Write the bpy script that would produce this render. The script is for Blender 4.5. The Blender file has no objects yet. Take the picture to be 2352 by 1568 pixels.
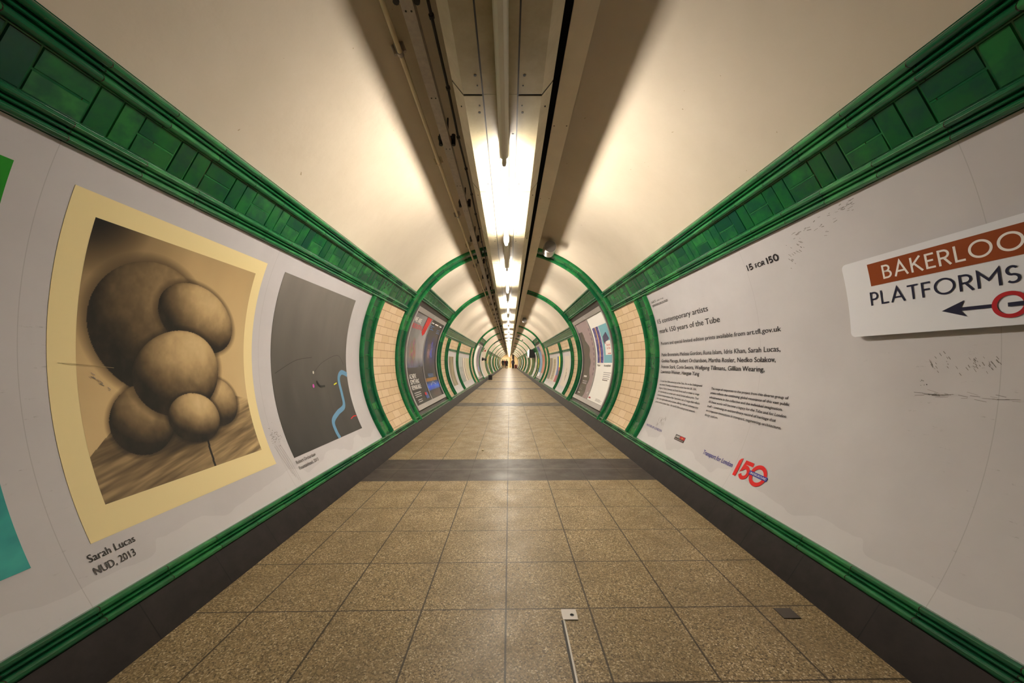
import bpy, math, random
import numpy as np
from math import sin, cos, pi, radians

random.seed(7)
SC = bpy.context.scene
COL = SC.collection

# ------------------------------------------------------------------ camera, world, exposure
cd = bpy.data.cameras.new('camera')
cam = bpy.data.objects.new('camera', cd)
COL.objects.link(cam)
cam.location = (0, 0, 1.038)
cam.rotation_euler = (pi / 2, 0, 0)
cd.sensor_width = 36
cd.lens = 818 / 2352 * 36
cd.shift_x = 6 / 2352
cd.shift_y = 49 / 2352
cd.clip_start = 0.02
cd.clip_end = 300
SC.camera = cam

wd = bpy.data.worlds.new('world')
SC.world = wd
wd.use_nodes = True
wd.node_tree.nodes['Background'].inputs[0].default_value = (0.9, 0.85, 0.8, 1)
wd.node_tree.nodes['Background'].inputs[1].default_value = 0.02

SC.view_settings.view_transform = 'Standard'
SC.view_settings.look = 'None'
SC.view_settings.gamma = 1
SC.view_settings.use_curve_mapping = False
SC.view_settings.exposure = 0.13
SC.cycles.diffuse_bounces = 8
SC.cycles.max_bounces = 12
TUBE_POWER = 245.0
TUBE_COL = (1.0, 0.92, 0.80)

R = 1.7                    # tunnel radius
ZC = 1.10                  # height of the tunnel axis
Y0, Y1 = -9.0, 68.0        # the passage runs from behind the viewer to the lobby


def lin(r, g, b):
    f = lambda c: (c / 255 / 12.92) if c / 255 <= 0.04045 else ((c / 255 + 0.055) / 1.055) ** 2.4
    return (f(r), f(g), f(b))


def P(side, y, s, off=0.0):
    """Point on the tunnel lining: arc length s above the axis, off inwards."""
    a = s / R
    r = R - off
    return (side * r * cos(a), y, ZC + r * sin(a))


# ------------------------------------------------------------------ mesh builder
class MB:
    def __init__(self):
        self.v, self.uv, self.c, self.f, self.m = [], [], [], [], []

    def vert(self, p, uv=(0, 0), col=(0.5, 0.5, 0.5)):
        self.v.append(tuple(p)); self.uv.append(uv); self.c.append(col)
        return len(self.v) - 1

    def face(self, idx, mat=0):
        self.f.append(tuple(idx)); self.m.append(mat)

    def grid(self, fn, nu, nv, mat=0, closed_v=False):
        """fn(i,j) -> (p, uv, col)"""
        ids = [[self.vert(*fn(i, j)) for j in range(nv + 1)] for i in range(nu + 1)]
        for i in range(nu):
            for j in range(nv):
                self.face((ids[i][j], ids[i + 1][j], ids[i + 1][j + 1], ids[i][j + 1]), mat)
        return ids

    def box(self, x0, x1, y0, y1, z0, z1, mat=0, col=(0.5, 0.5, 0.5)):
        b = [self.vert(p, (p[1], p[0] + p[2]), col) for p in
             ((x0, y0, z0), (x1, y0, z0), (x1, y1, z0), (x0, y1, z0),
              (x0, y0, z1), (x1, y0, z1), (x1, y1, z1), (x0, y1, z1))]
        for q in ((0, 3, 2, 1), (4, 5, 6, 7), (0, 1, 5, 4), (1, 2, 6, 5), (2, 3, 7, 6), (3, 0, 4, 7)):
            self.face([b[k] for k in q], mat)

    def tube(self, pts, r, n=10, mat=0, caps=True, col=(0.5, 0.5, 0.5)):
        pts = [np.array(p, float) for p in pts]
        rr = r if isinstance(r, (list, tuple)) else [r] * len(pts)
        rings = []
        L = 0.0
        for k, p in enumerate(pts):
            t = pts[min(k + 1, len(pts) - 1)] - pts[max(k - 1, 0)]
            t = t / (np.linalg.norm(t) + 1e-9)
            if k == 0:
                up = np.array((0, 0, 1.0)) if abs(t[2]) < 0.9 else np.array((1.0, 0, 0))
                a = np.cross(t, up)
            else:
                a = a - t * np.dot(a, t)
            a /= np.linalg.norm(a)
            b = np.cross(a, t)
            if k: L += np.linalg.norm(p - pts[k - 1])
            rings.append([self.vert(p + rr[k] * (cos(2 * pi * q / n) * a + sin(2 * pi * q / n) * b),
                                    (L, q / n * 6.28 * rr[k]), col) for q in range(n)])
        for k in range(len(rings) - 1):
            for q in range(n):
                self.face((rings[k][q], rings[k][(q + 1) % n], rings[k + 1][(q + 1) % n], rings[k + 1][q]), mat)
        if caps:
            self.face(rings[0][::-1], mat); self.face(rings[-1], mat)

    def prism_y(self, prof, y0, y1, mat=0, col=(0.5, 0.5, 0.5)):
        """closed (x,z) outline pushed along the tunnel"""
        a, b = [], []
        L = 0
        for k, (x, z) in enumerate(prof):
            if k: L += math.hypot(x - prof[k - 1][0], z - prof[k - 1][1])
            a.append(self.vert((x, y0, z), (y0, L), col)); b.append(self.vert((x, y1, z), (y1, L), col))
        n = len(prof)
        for k in range(n):
            self.face((a[k], a[(k + 1) % n], b[(k + 1) % n], b[k]), mat)
        self.face(a[::-1], mat); self.face(b, mat)

    def build(self, name, mats, parent=None, smooth=None, loc=None):
        me = bpy.data.meshes.new(name)
        me.from_pydata(self.v, [], self.f)
        if not isinstance(mats, (list, tuple)): mats = [mats]
        for m in mats: me.materials.append(m)
        me.polygons.foreach_set('material_index', np.array(self.m, np.int32))
        li = np.zeros(len(me.loops), np.int32)
        me.loops.foreach_get('vertex_index', li)
        uvl = me.uv_layers.new(name='UVMap')
        uvl.data.foreach_set('uv', np.array(self.uv, np.float32)[li].ravel())
        ca = me.color_attributes.new('Col', 'FLOAT_COLOR', 'POINT')
        c4 = np.ones((len(self.v), 4), np.float32); c4[:, :3] = np.array(self.c, np.float32)
        ca.data.foreach_set('color', c4.ravel())
        if smooth is not None:
            me.polygons.foreach_set('use_smooth', np.ones(len(me.polygons), bool))
            me.set_sharp_from_angle(angle=radians(smooth))
        me.update()
        o = bpy.data.objects.new(name, me)
        COL.objects.link(o)
        if parent is not None: o.parent = parent
        if loc is not None: o.location = loc
        return o


def thing(o, label, cat, group=None):
    o['label'] = label; o['category'] = cat
    if group: o['group'] = group
    return o


def empty(name, loc, label, cat, group=None):
    o = bpy.data.objects.new(name, None)
    COL.objects.link(o)
    o.location = loc
    o.empty_display_size = 0.1
    return thing(o, label, cat, group)


def struct(o):
    o['kind'] = 'structure'
    return o


TRIM = [0]
def trim_name():
    TRIM[0] += 1
    return 'trim_%d' % TRIM[0]


def copy_tree(o, dy, label=None):
    r = o.copy(); COL.objects.link(r)
    r.location = (o.location.x, o.location.y + dy, o.location.z)
    if label: r['label'] = label
    for ch in list(o.children):
        c = ch.copy(); COL.objects.link(c); c.parent = r
        for g in list(ch.children):
            d = g.copy(); COL.objects.link(d); d.parent = c
    return r


# ------------------------------------------------------------------ materials
class NT:
    def __init__(self, name, rough=0.5, base=(0.5, 0.5, 0.5), metal=0.0, spec=0.5):
        self.mat = bpy.data.materials.new(name)
        self.mat.use_nodes = True
        self.t = self.mat.node_tree
        self.b = self.t.nodes['Principled BSDF']
        self.b.inputs['Roughness'].default_value = rough
        self.b.inputs['Metallic'].default_value = metal
        self.b.inputs['Base Color'].default_value = (*base, 1)
        self.b.inputs['Specular IOR Level'].default_value = spec

    def n(self, typ, **kw):
        nd = self.t.nodes.new(typ)
        for k, v in kw.items():
            if k.startswith('i_'):
                nd.inputs[k[2:].replace('_', ' ')].default_value = v
            else:
                setattr(nd, k, v)
        return nd

    def l(self, a, b): self.t.links.new(a, b)

    def math(self, op, a, b=None, c=None, clamp=False):
        nd = self.t.nodes.new('ShaderNodeMath'); nd.operation = op; nd.use_clamp = clamp
        for k, x in enumerate((a, b, c)):
            if x is None: continue
            if isinstance(x, (int, float)): nd.inputs[k].default_value = x
            else: self.l(x, nd.inputs[k])
        return nd.outputs[0]

    def mix(self, fac, a, b, blend='MIX'):
        nd = self.t.nodes.new('ShaderNodeMix'); nd.data_type = 'RGBA'; nd.blend_type = blend
        for k, x in ((0, fac), (6, a), (7, b)):
            if isinstance(x, (int, float)): nd.inputs[k].default_value = x
            elif isinstance(x, tuple): nd.inputs[k].default_value = (*x[:3], 1)
            else: self.l(x, nd.inputs[k])
        return nd.outputs[2]

    def uv(self):
        return self.n('ShaderNodeTexCoord').outputs['UV']

    def sep(self, v):
        nd = self.n('ShaderNodeSeparateXYZ'); self.l(v, nd.inputs[0])
        return nd.outputs

    def noise(self, vec, scale, detail=3, rough=0.5):
        nd = self.n('ShaderNodeTexNoise', i_Scale=scale, i_Detail=detail, i_Roughness=rough)
        if vec is not None: self.l(vec, nd.inputs['Vector'])
        return nd.outputs[0]

    def ramp(self, fac, stops):
        nd = self.n('ShaderNodeValToRGB')
        e = nd.color_ramp.elements
        while len(e) < len(stops): e.new(0.5)
        for k, (p, c) in enumerate(stops):
            e[k].position = p
            e[k].color = (*c, 1) if isinstance(c, tuple) else (c, c, c, 1)
        self.l(fac, nd.inputs[0])
        return nd.outputs[0]

    def base(self, x): self.l(x, self.b.inputs['Base Color'])

    def bump(self, h, strength=0.3, dist=0.01):
        nd = self.n('ShaderNodeBump', i_Strength=strength, i_Distance=dist)
        self.l(h, nd.inputs['Height']); self.l(nd.outputs[0], self.b.inputs['Normal'])

    def col(self):
        return self.n('ShaderNodeAttribute', attribute_name='Col').outputs['Color']

    def line(self, x, period, half):
        """1 on a seam that repeats every period"""
        d = self.math('PINGPONG', x, period / 2)       # distance folded to 0..period/2
        return self.math('LESS_THAN', d, half)


def mk_plain(name, c, rough=0.5, metal=0.0, noise=0.0, nscale=8, spec=0.5):
    m = NT(name, rough, c, metal, spec)
    if noise:
        g = m.n('ShaderNodeNewGeometry').outputs['Position']
        nz = m.noise(g, nscale, 4)
        m.base(m.mix(nz, tuple(k * (1 - noise) for k in c), tuple(min(1, k * (1 + noise)) for k in c)))
    return m.mat


def mk_cream():
    m = NT('cream_paint', 0.55)
    g = m.n('ShaderNodeNewGeometry').outputs['Position']
    a = m.noise(g, 1.3, 5, 0.6)
    c = m.ramp(a, [(0.3, (0.49, 0.412, 0.312)), (0.7, (0.575, 0.49, 0.385))])
    sp = m.noise(g, 26, 2)
    spot = m.math('GREATER_THAN', sp, 0.775)
    m.base(m.mix(spot, c, (0.35, 0.27, 0.17)))
    m.bump(m.noise(g, 9, 4), 0.15, 0.02)
    return m.mat


def mk_grey_panel():
    m = NT('grey_vinyl', 0.42)
    uv = m.uv(); s = m.sep(uv)
    big = m.noise(uv, 1.6, 5, 0.6)
    c = m.ramp(big, [(0.3, (0.47, 0.44, 0.455)), (0.7, (0.545, 0.515, 0.53))])
    # newer pale patches pasted along the foot of the panel, with a wavy edge
    wav = m.noise(uv, 3.2, 2)
    edge = m.math('ADD', m.math('MULTIPLY', wav, 0.26), -0.99)
    low = m.math('LESS_THAN', s[1], edge)
    c = m.mix(m.math('MULTIPLY', low, 0.32), c, (0.66, 0.63, 0.64))
    # vertical joints between sheets
    seam = m.line(m.math('ADD', s[0], -0.05), 1.18, 0.0013)
    c = m.mix(m.math('MULTIPLY', seam, 0.3), c, (0.16, 0.14, 0.13))
    # grime rubbed on by passers-by: broken streaks along the wall
    mp = m.n('ShaderNodeMapping'); m.l(uv, mp.inputs[0]); mp.inputs['Scale'].default_value = (2.2, 16, 1)
    st = m.noise(mp.outputs[0], 3.0, 6, 0.7)
    pat = m.noise(uv, 1.1, 2)
    k = m.math('MULTIPLY', m.ramp(st, [(0.60, 0.0), (0.72, 1.0)]), m.ramp(pat, [(0.52, 0.0), (0.66, 1.0)]))
    fine = m.noise(uv, 55, 4, 0.7)
    k = m.math('MULTIPLY', k, m.ramp(fine, [(0.5, 0.0), (0.62, 1.0)]))
    c = m.mix(m.math('MULTIPLY', k, 0.75), c, (0.10, 0.085, 0.07))
    m.base(c)
    m.bump(m.noise(uv, 3.0, 3), 0.12, 0.03)
    return m.mat


def mk_green(moulding):
    m = NT('green_moulding_glaze' if moulding else 'green_tile_glaze', 0.12 if moulding else 0.2, spec=0.42 if moulding else 0.3)
    uv = m.uv(); s = m.sep(uv)
    if moulding:
        idx = m.math('FLOOR', m.math('DIVIDE', s[0], 0.245))
        wn = m.n('ShaderNodeTexWhiteNoise', noise_dimensions='1D'); m.l(idx, wn.inputs['W'])
        tint = wn.outputs['Value']
    else:
        tint = m.sep(m.col())[0]
    c = m.ramp(tint, [(0.0, (0.007, 0.105, 0.038)), (0.5, (0.013, 0.150, 0.046)), (1.0, (0.032, 0.225, 0.064))]) if moulding else m.ramp(tint, [(0.0, (0.003, 0.055, 0.024)), (0.35, (0.005, 0.088, 0.022)),
                      (0.7, (0.010, 0.125, 0.028)), (1.0, (0.022, 0.165, 0.038))])
    g = m.n('ShaderNodeNewGeometry').outputs['Position']
    cl = m.noise(g, 11, 3, 0.6)
    c = m.mix(m.ramp(cl, [(0.40, 0.0), (0.62, 0.35 if moulding else 0.75)]), c, (0.004, 0.050, 0.030))
    if moulding:
        seam = m.line(s[0], 0.245, 0.0016)
        c = m.mix(seam, c, (0.018, 0.015, 0.008))
        ch = m.noise(g, 70, 3)
        c = m.mix(m.math('MULTIPLY', m.math('GREATER_THAN', ch, 0.73), 0.3), c, (0.16, 0.13, 0.07))
    m.base(c)
    if not moulding: m.bump(cl, 0.06, 0.003)
    return m.mat


def mk_brick():
    m = NT('cream_glazed_tile', 0.22)
    uv = m.uv()
    br = m.n('ShaderNodeTexBrick', offset=0.5, i_Scale=1.0)
    m.l(uv, br.inputs['Vector'])
    br.inputs['Brick Width'].default_value = 0.254
    br.inputs['Row Height'].default_value = 0.1033
    br.inputs['Mortar Size'].default_value = 0.0028
    br.inputs['Mortar Smooth'].default_value = 0.2
    br.inputs['Color1'].default_value = (0.66, 0.465, 0.285, 1)
    br.inputs['Color2'].default_value = (0.76, 0.56, 0.37, 1)
    br.inputs['Mortar'].default_value = (0.16, 0.09, 0.045, 1)
    nz = m.noise(uv, 14, 3)
    sp = m.math('GREATER_THAN', m.noise(uv, 32, 2), 0.79)
    c = m.mix(m.math('MULTIPLY', nz, 0.35), br.outputs['Color'], (0.60, 0.42, 0.26))
    m.base(m.mix(sp, c, (0.12, 0.07, 0.04)))
    m.bump(m.math('SUBTRACT', 1.0, br.outputs['Fac']), 0.5, 0.004)
    return m.mat


def mk_floor():
    m = NT('terrazzo_floor', 0.34, spec=0.35)
    uv = m.uv(); s = m.sep(uv)                         # u = across, v = along
    vor = m.n('ShaderNodeTexVoronoi', i_Scale=215.0); m.l(uv, vor.inputs['Vector'])
    cell = m.sep(vor.outputs['Color'])[0]
    chips = m.ramp(cell, [(0.0, (0.060, 0.040, 0.018)), (0.16, (0.155, 0.108, 0.052)), (0.55, (0.29, 0.208, 0.104)),
                          (0.86, (0.385, 0.285, 0.155)), (1.0, (0.66, 0.54, 0.37))])
    clo = m.noise(uv, 3.0, 5, 0.6)
    c = m.mix(m.ramp(clo, [(0.36, 0.0), (0.68, 0.55)]), chips, (0.145, 0.102, 0.05))
    along = m.math('SUBTRACT', s[1], m.math('MULTIPLY', s[0], 0.017))
    # tile joints
    jx = m.line(m.math('ADD', s[0], 0.0146), 0.353, 0.0037)
    jy = m.line(m.math('ADD', along, -1.502), 0.353, 0.0030)
    # dark cross bands, two rows wide, every few metres
    ph = m.math('MODULO', m.math('ADD', along, -3.14 + 54.0), 5.4)
    band = m.math('LESS_THAN', ph, 0.70)
    dark = m.ramp(m.noise(uv, 40, 4), [(0.3, (0.040, 0.031, 0.027)), (0.7, (0.062, 0.048, 0.042))])
    j = m.math('MAXIMUM', jx, m.math('MULTIPLY', jy, m.math('SUBTRACT', 1.0, band)))
    c = m.mix(band, c, dark)
    c = m.mix(m.math('MULTIPLY', j, 0.86), c, (0.018, 0.012, 0.007))
    strip = m.math('LESS_THAN', m.math('ABSOLUTE', m.math('SUBTRACT', ph, 0.345)), 0.004)
    c = m.mix(strip, c, (0.20, 0.17, 0.14))
    m.base(c)
    r = m.ramp(m.noise(uv, 6, 4), [(0.3, 0.36), (0.7, 0.52)])
    m.l(r, m.b.inputs['Roughness'])
    m.bump(m.math('SUBTRACT', 1.0, j), 0.3, 0.002)
    return m.mat


def mk_dado():
    m = NT('dark_skirting_tile', 0.55, spec=0.15)
    uv = m.uv(); s = m.sep(uv)
    nz = m.noise(uv, 9, 5, 0.65)
    c = m.ramp(nz, [(0.3, (0.009, 0.0065, 0.006)), (0.75, (0.022, 0.016, 0.015))])
    seam = m.line(m.math('ADD', s[0], 0.03), 0.342, 0.0018)
    m.base(m.mix(seam, c, (0.005, 0.004, 0.004)))
    return m.mat


def mk_raft():
    m = NT('raft_paint', 0.42)
    g = m.n('ShaderNodeNewGeometry').outputs['Position']
    nz = m.noise(g, 7, 5, 0.65)
    m.base(m.ramp(nz, [(0.3, (0.33, 0.275, 0.165)), (0.7, (0.44, 0.375, 0.245))]))
    return m.mat


def mk_print(name, rough):
    m = NT(name, rough, spec=0.25)
    m.base(m.col())
    return m.mat


def mk_emit(name, col, power):
    m = NT(name, 0.4, (0.9, 0.9, 0.9))
    m.b.inputs['Emission Color'].default_value = (*col, 1)
    m.b.inputs['Emission Strength'].default_value = power
    return m.mat


CREAM = mk_cream(); GREY = mk_grey_panel(); GTILE = mk_green(False); GMOULD = mk_green(True)
BRICK = mk_brick(); FLOOR = mk_floor(); DADO = mk_dado(); RAFT = mk_raft()
PRINT = mk_print('printed_paper', 0.38); GLOSSPRINT = mk_print('printed_paper_satin', 0.2)
GROUT = mk_plain('dark_grout', (0.012, 0.012, 0.008), 0.7)
DARKWALL = mk_plain('dark_brown_recess', (0.024, 0.016, 0.012), 0.45, noise=0.4, spec=0.2)
BLACK = mk_plain('black_plastic', (0.008, 0.008, 0.008), 0.45)
BLACKCABLE = mk_plain('black_cable_sheath', (0.006, 0.005, 0.005), 0.6)
ALU = mk_plain('grey_aluminium', (0.40, 0.37, 0.36), 0.38, 0.6)
STEEL = mk_plain('brushed_steel', (0.62, 0.60, 0.58), 0.28, 1.0)
GALV = mk_plain('galvanised_steel', (0.40, 0.35, 0.32), 0.5, 0.35, noise=0.25, nscale=40)
PIPE = mk_plain('cream_conduit_paint', (0.62, 0.52, 0.34), 0.4, noise=0.1)
TRUNK = mk_plain('cream_trunking_paint', (0.66, 0.56, 0.42), 0.42, noise=0.1)
WHITE = mk_plain('white_enamel', (0.76, 0.76, 0.82), 0.16)
BATTEN = mk_plain('white_batten_paint', (0.66, 0.62, 0.54), 0.32)
PALEWALL = mk_plain('pale_cream_wall', (0.70, 0.58, 0.40), 0.5, noise=0.08)
LAMP = mk_emit('lit_fluorescent_tube', TUBE_COL, TUBE_POWER)
DIMLAMP = mk_emit('lit_dimmer_fluorescent_tube', TUBE_COL, TUBE_POWER * 0.74)  # same tube set dimmer, so the farther passage is less bright
BRASS = mk_plain('screw_metal', (0.10, 0.08, 0.06), 0.4, 0.8)

# ------------------------------------------------------------------ sweeps
ROLL = [0.0, 0.5, 0.87, 1.0, 0.87, 0.5, 0.0]

def roll(x0, x1, base, h):
    return [(x0 + (x1 - x0) * (0.5 - 0.5 * cos(pi * k / 6)), base + h * ROLL[k]) for k in range(7)]


def moulding(x0, w, base=0.004, bigh=0.024, beadh=0.018):
    """big roll, thin bead, big roll across a width w"""
    a, b = 0.40 * w, 0.60 * w
    return (roll(x0, x0 + a * 0.95, base, bigh) + roll(x0 + a * 1.05, x0 + b * 0.97, base + 0.002, beadh)
            + roll(x0 + b * 1.03, x0 + w, base, bigh))


def sweep_along(mb, side, prof, y0, y1, mat=0):
    n = len(prof)
    a = [mb.vert(P(side, y0, s, o), (y0, s)) for s, o in prof]
    b = [mb.vert(P(side, y1, s, o), (y1, s)) for s, o in prof]
    for k in range(n):
        q = (k + 1) % n
        f = (a[k], a[q], b[q], b[k])
        mb.face(f if side < 0 else f[::-1], mat)
    mb.face(a, mat); mb.face(b[::-1], mat)


def sweep_round(mb, side, prof, s0, s1, mat=0, steps=None):
    """(y, off) outline carried round the lining"""
    if steps is None: steps = max(4, int((s1 - s0) / R / radians(3)))
    rows = []
    for k in range(steps + 1):
        s = s0 + (s1 - s0) * k / steps
        rows.append([mb.vert(P(side, y, s, o), (s, y)) for y, o in prof])
    n = len(prof)
    for k in range(steps):
        for q in range(n):
            p = (q + 1) % n
            mb.face((rows[k][q], rows[k][p], rows[k + 1][p], rows[k + 1][q]), mat)
    mb.face(rows[0], mat); mb.face(rows[-1][::-1], mat)


def tile(mb, side, y0, y1, s0, s1, off, mat=0, gap=0.002, bev=0.003, lift=0.004):
    t = random.random(); col = (t, t, t)
    j = lambda: random.uniform(-0.0007, 0.0007)
    o = [mb.vert(P(side, y, s, off), (y, s), col) for y, s in
         ((y0 + gap, s0 + gap), (y1 - gap, s0 + gap), (y1 - gap, s1 - gap), (y0 + gap, s1 - gap))]
    g = gap + bev
    i = [mb.vert(P(side, y, s, off + lift + j()), (y, s), col) for y, s in
         ((y0 + g, s0 + g), (y1 - g, s0 + g), (y1 - g, s1 - g), (y0 + g, s1 - g))]
    mb.face(i, mat)
    for k in range(4):
        q = (k + 1) % 4
        mb.face((o[k], o[q], i[q], i[k]), mat)


def frieze(side, y0, y1, s0, s1):
    mb = MB()
    w = (s1 - s0)
    lw, uw = 0.082 * w / 0.335, 0.094 * w / 0.335
    prof = ([(s0, -0.03), (s0, 0.006)] + moulding(s0 + 0.002, lw) + [(s0 + lw + 0.003, 0.003), (s1 - uw - 0.003, 0.003)]
            + moulding(s1 - uw, uw - 0.002, bigh=0.030) + [(s1, 0.006), (s1, -0.03)])
    sweep_along(mb, side, prof, y0, y1, 0)
    f0, f1 = s0 + lw + 0.002, s1 - uw - 0.002
    mid = (f0 + f1) / 2
    h = f1 - f0
    y = y0
    while y < y1 - 0.02:
        q = h / 2
        for k in range(2):
            if y + q * (k + 1) <= y1 + 0.01: tile(mb, side, y + q * k, min(y + q * (k + 1), y1), f0, f1, 0.003, 1)
        y += h
        if y < y1 - 0.02:
            e = min(y + h, y1)
            tile(mb, side, y, e, f0, mid, 0.003, 1); tile(mb, side, y, e, mid, f1, 0.003, 1)
            y += h
    return struct(mb.build(trim_name(), [GMOULD, GTILE], smooth=38))


def ring(y0, y1, sides=None, s0=None, s1=None):
    """green tiled arch (or pilaster when limits are given)"""
    mb = MB()
    side = sides or 1
    a0 = s0 if s0 is not None else -radians(34.65) * R
    a1 = s1 if s1 is not None else pi * R + radians(34.65) * R
    w = y1 - y0
    m = 0.19 * w
    prof = ([(y0, -0.03), (y0, 0.004)] + roll(y0, y0 + m, 0.006, 0.034) + [(y0 + m + 0.004, 0.004), (y1 - m - 0.004, 0.004)]
            + roll(y1 - m, y1, 0.006, 0.034) + [(y1, 0.004), (y1, -0.03)])
    sweep_round(mb, side, prof, a0, a1, 0)
    s = a0; k = 0
    while s < a1 - 0.02:
        h = (0.165, 0.165, 0.082, 0.165, 0.082, 0.165, 0.165)[k % 7] * random.uniform(0.97, 1.03); k += 1
        e = min(s + h, a1)
        tile(mb, side, y0 + m + 0.004, y1 - m - 0.004, s, e, 0.004, 1)
        s = e
    return struct(mb.build(trim_name(), [GMOULD, GTILE], smooth=38))


def wallpatch(side, y0, y1, s0, s1, mat, off=0.0, name=None):
    mb = MB()
    ns = max(2, int((s1 - s0) / 0.05)); ny = max(1, int((y1 - y0) / 1.5))
    d = 0.04
    f = mb.grid(lambda i, j: (P(side, y0 + (y1 - y0) * i / ny, s0 + (s1 - s0) * j / ns, off),
                              (y0 + (y1 - y0) * i / ny, s0 + (s1 - s0) * j / ns)), ny, ns)
    b = mb.grid(lambda i, j: (P(side, y0 + (y1 - y0) * i / ny, s0 + (s1 - s0) * j / ns, off - d),
                              (y0 + (y1 - y0) * i / ny, s0 + (s1 - s0) * j / ns)), ny, ns)
    for i in range(ny):
        mb.face((f[i][0], f[i + 1][0], b[i + 1][0], b[i][0])); mb.face((f[i][ns], f[i + 1][ns], b[i + 1][ns], b[i][ns]))
    for j in range(ns):
        mb.face((f[0][j], f[0][j + 1], b[0][j + 1], b[0][j])); mb.face((f[ny][j], f[ny][j + 1], b[ny][j + 1], b[ny][j]))
    return struct(mb.build(name or ('wall_left' if side < 0 else 'wall_right'), mat, smooth=40))


# ------------------------------------------------------------------ the setting
D = lambda a: radians(a) * R
FOOT = D(-32.2)             # top of the green skirting

mb = MB()
mb.grid(lambda i, j: ((-1.306 + 2.612 * i / 2, Y0 + (Y1 - Y0) * j / 20, 0.0),
                      (-1.306 + 2.612 * i / 2, Y0 + (Y1 - Y0) * j / 20)), 2, 20)
mb.box(-1.306, 1.306, Y0, Y1, -0.12, -0.002)
struct(mb.build('floor', FLOOR))

NS = 56
def vault(y0, y1, deg):
    mb = MB()
    c0, c1 = D(deg), pi * R - D(deg)
    ny = max(1, int((y1 - y0) / 3))
    for off in (0.0, -0.05):
        mb.grid(lambda i, j: (P(1, y0 + (y1 - y0) * i / ny, c0 + (c1 - c0) * j / NS, off),
                              (y0 + (y1 - y0) * i / ny, c0 + (c1 - c0) * j / NS)), ny, NS)
    return struct(mb.build('ceiling', CREAM, smooth=40))
for a_, b_, d_ in ((Y0, 5.45, 34.5), (5.45, 8.5, 40.5), (8.5, 16.4, 28.0), (16.4, 19.85, 40.5), (19.85, Y1, 28.0)):
    vault(a_, b_, d_)

for side, nm in ((-1, 'left'), (1, 'right')):
    mb = MB()
    x0, z0 = 1.306, 0.0
    x1, z1 = 1.392, 0.135
    mb.prism_y([(side * x0, z0), (side * x1, z1), (side * (x1 + 0.12), z1), (side * (x0 + 0.2), z0 - 0.1), (side * x0, z0 - 0.1)], Y0, Y1)
    struct(mb.build('baseboard_' + nm, DADO))
    mb = MB()
    sa, sb = D(-34.75), FOOT
    prof = [(sa, -0.03), (sa, 0.004)] + moulding(sa + 0.001, sb - sa - 0.002, 0.004, 0.022, 0.017) + [(sb, 0.004), (sb, -0.03)]
    sweep_along(mb, side, prof, Y0, Y1)
    struct(mb.build(trim_name(), GMOULD, smooth=38))

# unseen end wall behind the viewer, darkened to cut bounced light
mb = MB(); mb.box(-1.75, 1.75, Y0 - 0.1, Y0, -0.1, 2.9)
struct(mb.build('wall_back', DARKWALL))

# A: grey panels beside the viewer, tiled pilaster, cream tiles, first arch
FA = (D(24.43), D(35.74)); FB = (D(33.8), D(42.0)); FC = (D(20.06), D(29.31))
for side in (-1, 1):
    wallpatch(side, Y0, 4.04, FOOT, FA[0], GREY)
    frieze(side, Y0, 5.29, *FA)
    ring(4.03, 4.37, side, FOOT, FA[0])
    wallpatch(side, 4.37, 5.30, FOOT, FA[0], BRICK)
ring(5.29, 5.65)
# B: framed posters
for side in (-1, 1):
    wallpatch(side, 5.64, 8.36, FOOT, FB[0], DARKWALL, off=-0.01)
    frieze(side, 5.65, 8.35, *FB)
ring(8.35, 8.67)
# C: long bay
STRIP = (D(9.15), D(11.57))
for side in (-1, 1):
    frieze(side, 8.67, 16.2, *FC)
    wallpatch(side, 8.66, 9.33, FOOT, FC[0], BRICK)
    ring(9.33, 9.64, side, FOOT, FC[0])
    for a, b in ((9.64, 11.30), (11.64, 14.95)):
        wallpatch(side, a, b, STRIP[1], FC[0], BRICK)
        wallpatch(side, a, b, FOOT, STRIP[0], GREY)
        mb = MB()
        sweep_along(mb, side, [(STRIP[0], -0.03), (STRIP[0], 0.004)] + moulding(STRIP[0], STRIP[1] - STRIP[0])
                    + [(STRIP[1], 0.004), (STRIP[1], -0.03)], a, b)
        struct(mb.build(trim_name(), GMOULD, smooth=38))
    ring(11.30, 11.64, side, FOOT, FC[0])
    ring(14.95, 15.30, side, FOOT, FC[0])
    wallpatch(side, 15.30, 16.21, FOOT, FC[0], BRICK)
ring(16.2, 16.6)
# D: short framed bay
for side in (-1, 1):
    wallpatch(side, 16.59, 19.71, FOOT, FB[0], DARKWALL, off=-0.01)
    frieze(side, 16.6, 19.7, *FB)
ring(19.7, 20.05)
# E and on: bays towards the lobby
BAYS = [(20.05, 24.7), (25.05, 30.2), (30.55, 36.0), (36.35, 42.8), (43.15, 49.6), (49.95, 57.0), (57.35, 67.6)]
for n, (a, b) in enumerate(BAYS):
    for side in (-1, 1):
        if n == 0 and side < 0:
            wallpatch(side, a, 21.5, FOOT, FC[0], GREY)
            frieze(side, a, 21.5, *FC)
            wallpatch(side, 21.5, b, FOOT, FC[1], CREAM)
        else:
            frieze(side, a, b, *FC)
            q = a + 0.9
            wallpatch(side, a, q, FOOT, FC[0], BRICK)
            ring(q, q + 0.3, side, FOOT, FC[0])
            wallpatch(side, q + 0.3, b - 1.2, FOOT, FC[0], GREY if n % 2 == 0 else BRICK)
            ring(b - 1.2, b - 0.9, side, FOOT, FC[0])
            wallpatch(side, b - 0.9, b, FOOT, FC[0], BRICK)
    ring(b, b + 0.35)

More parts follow.
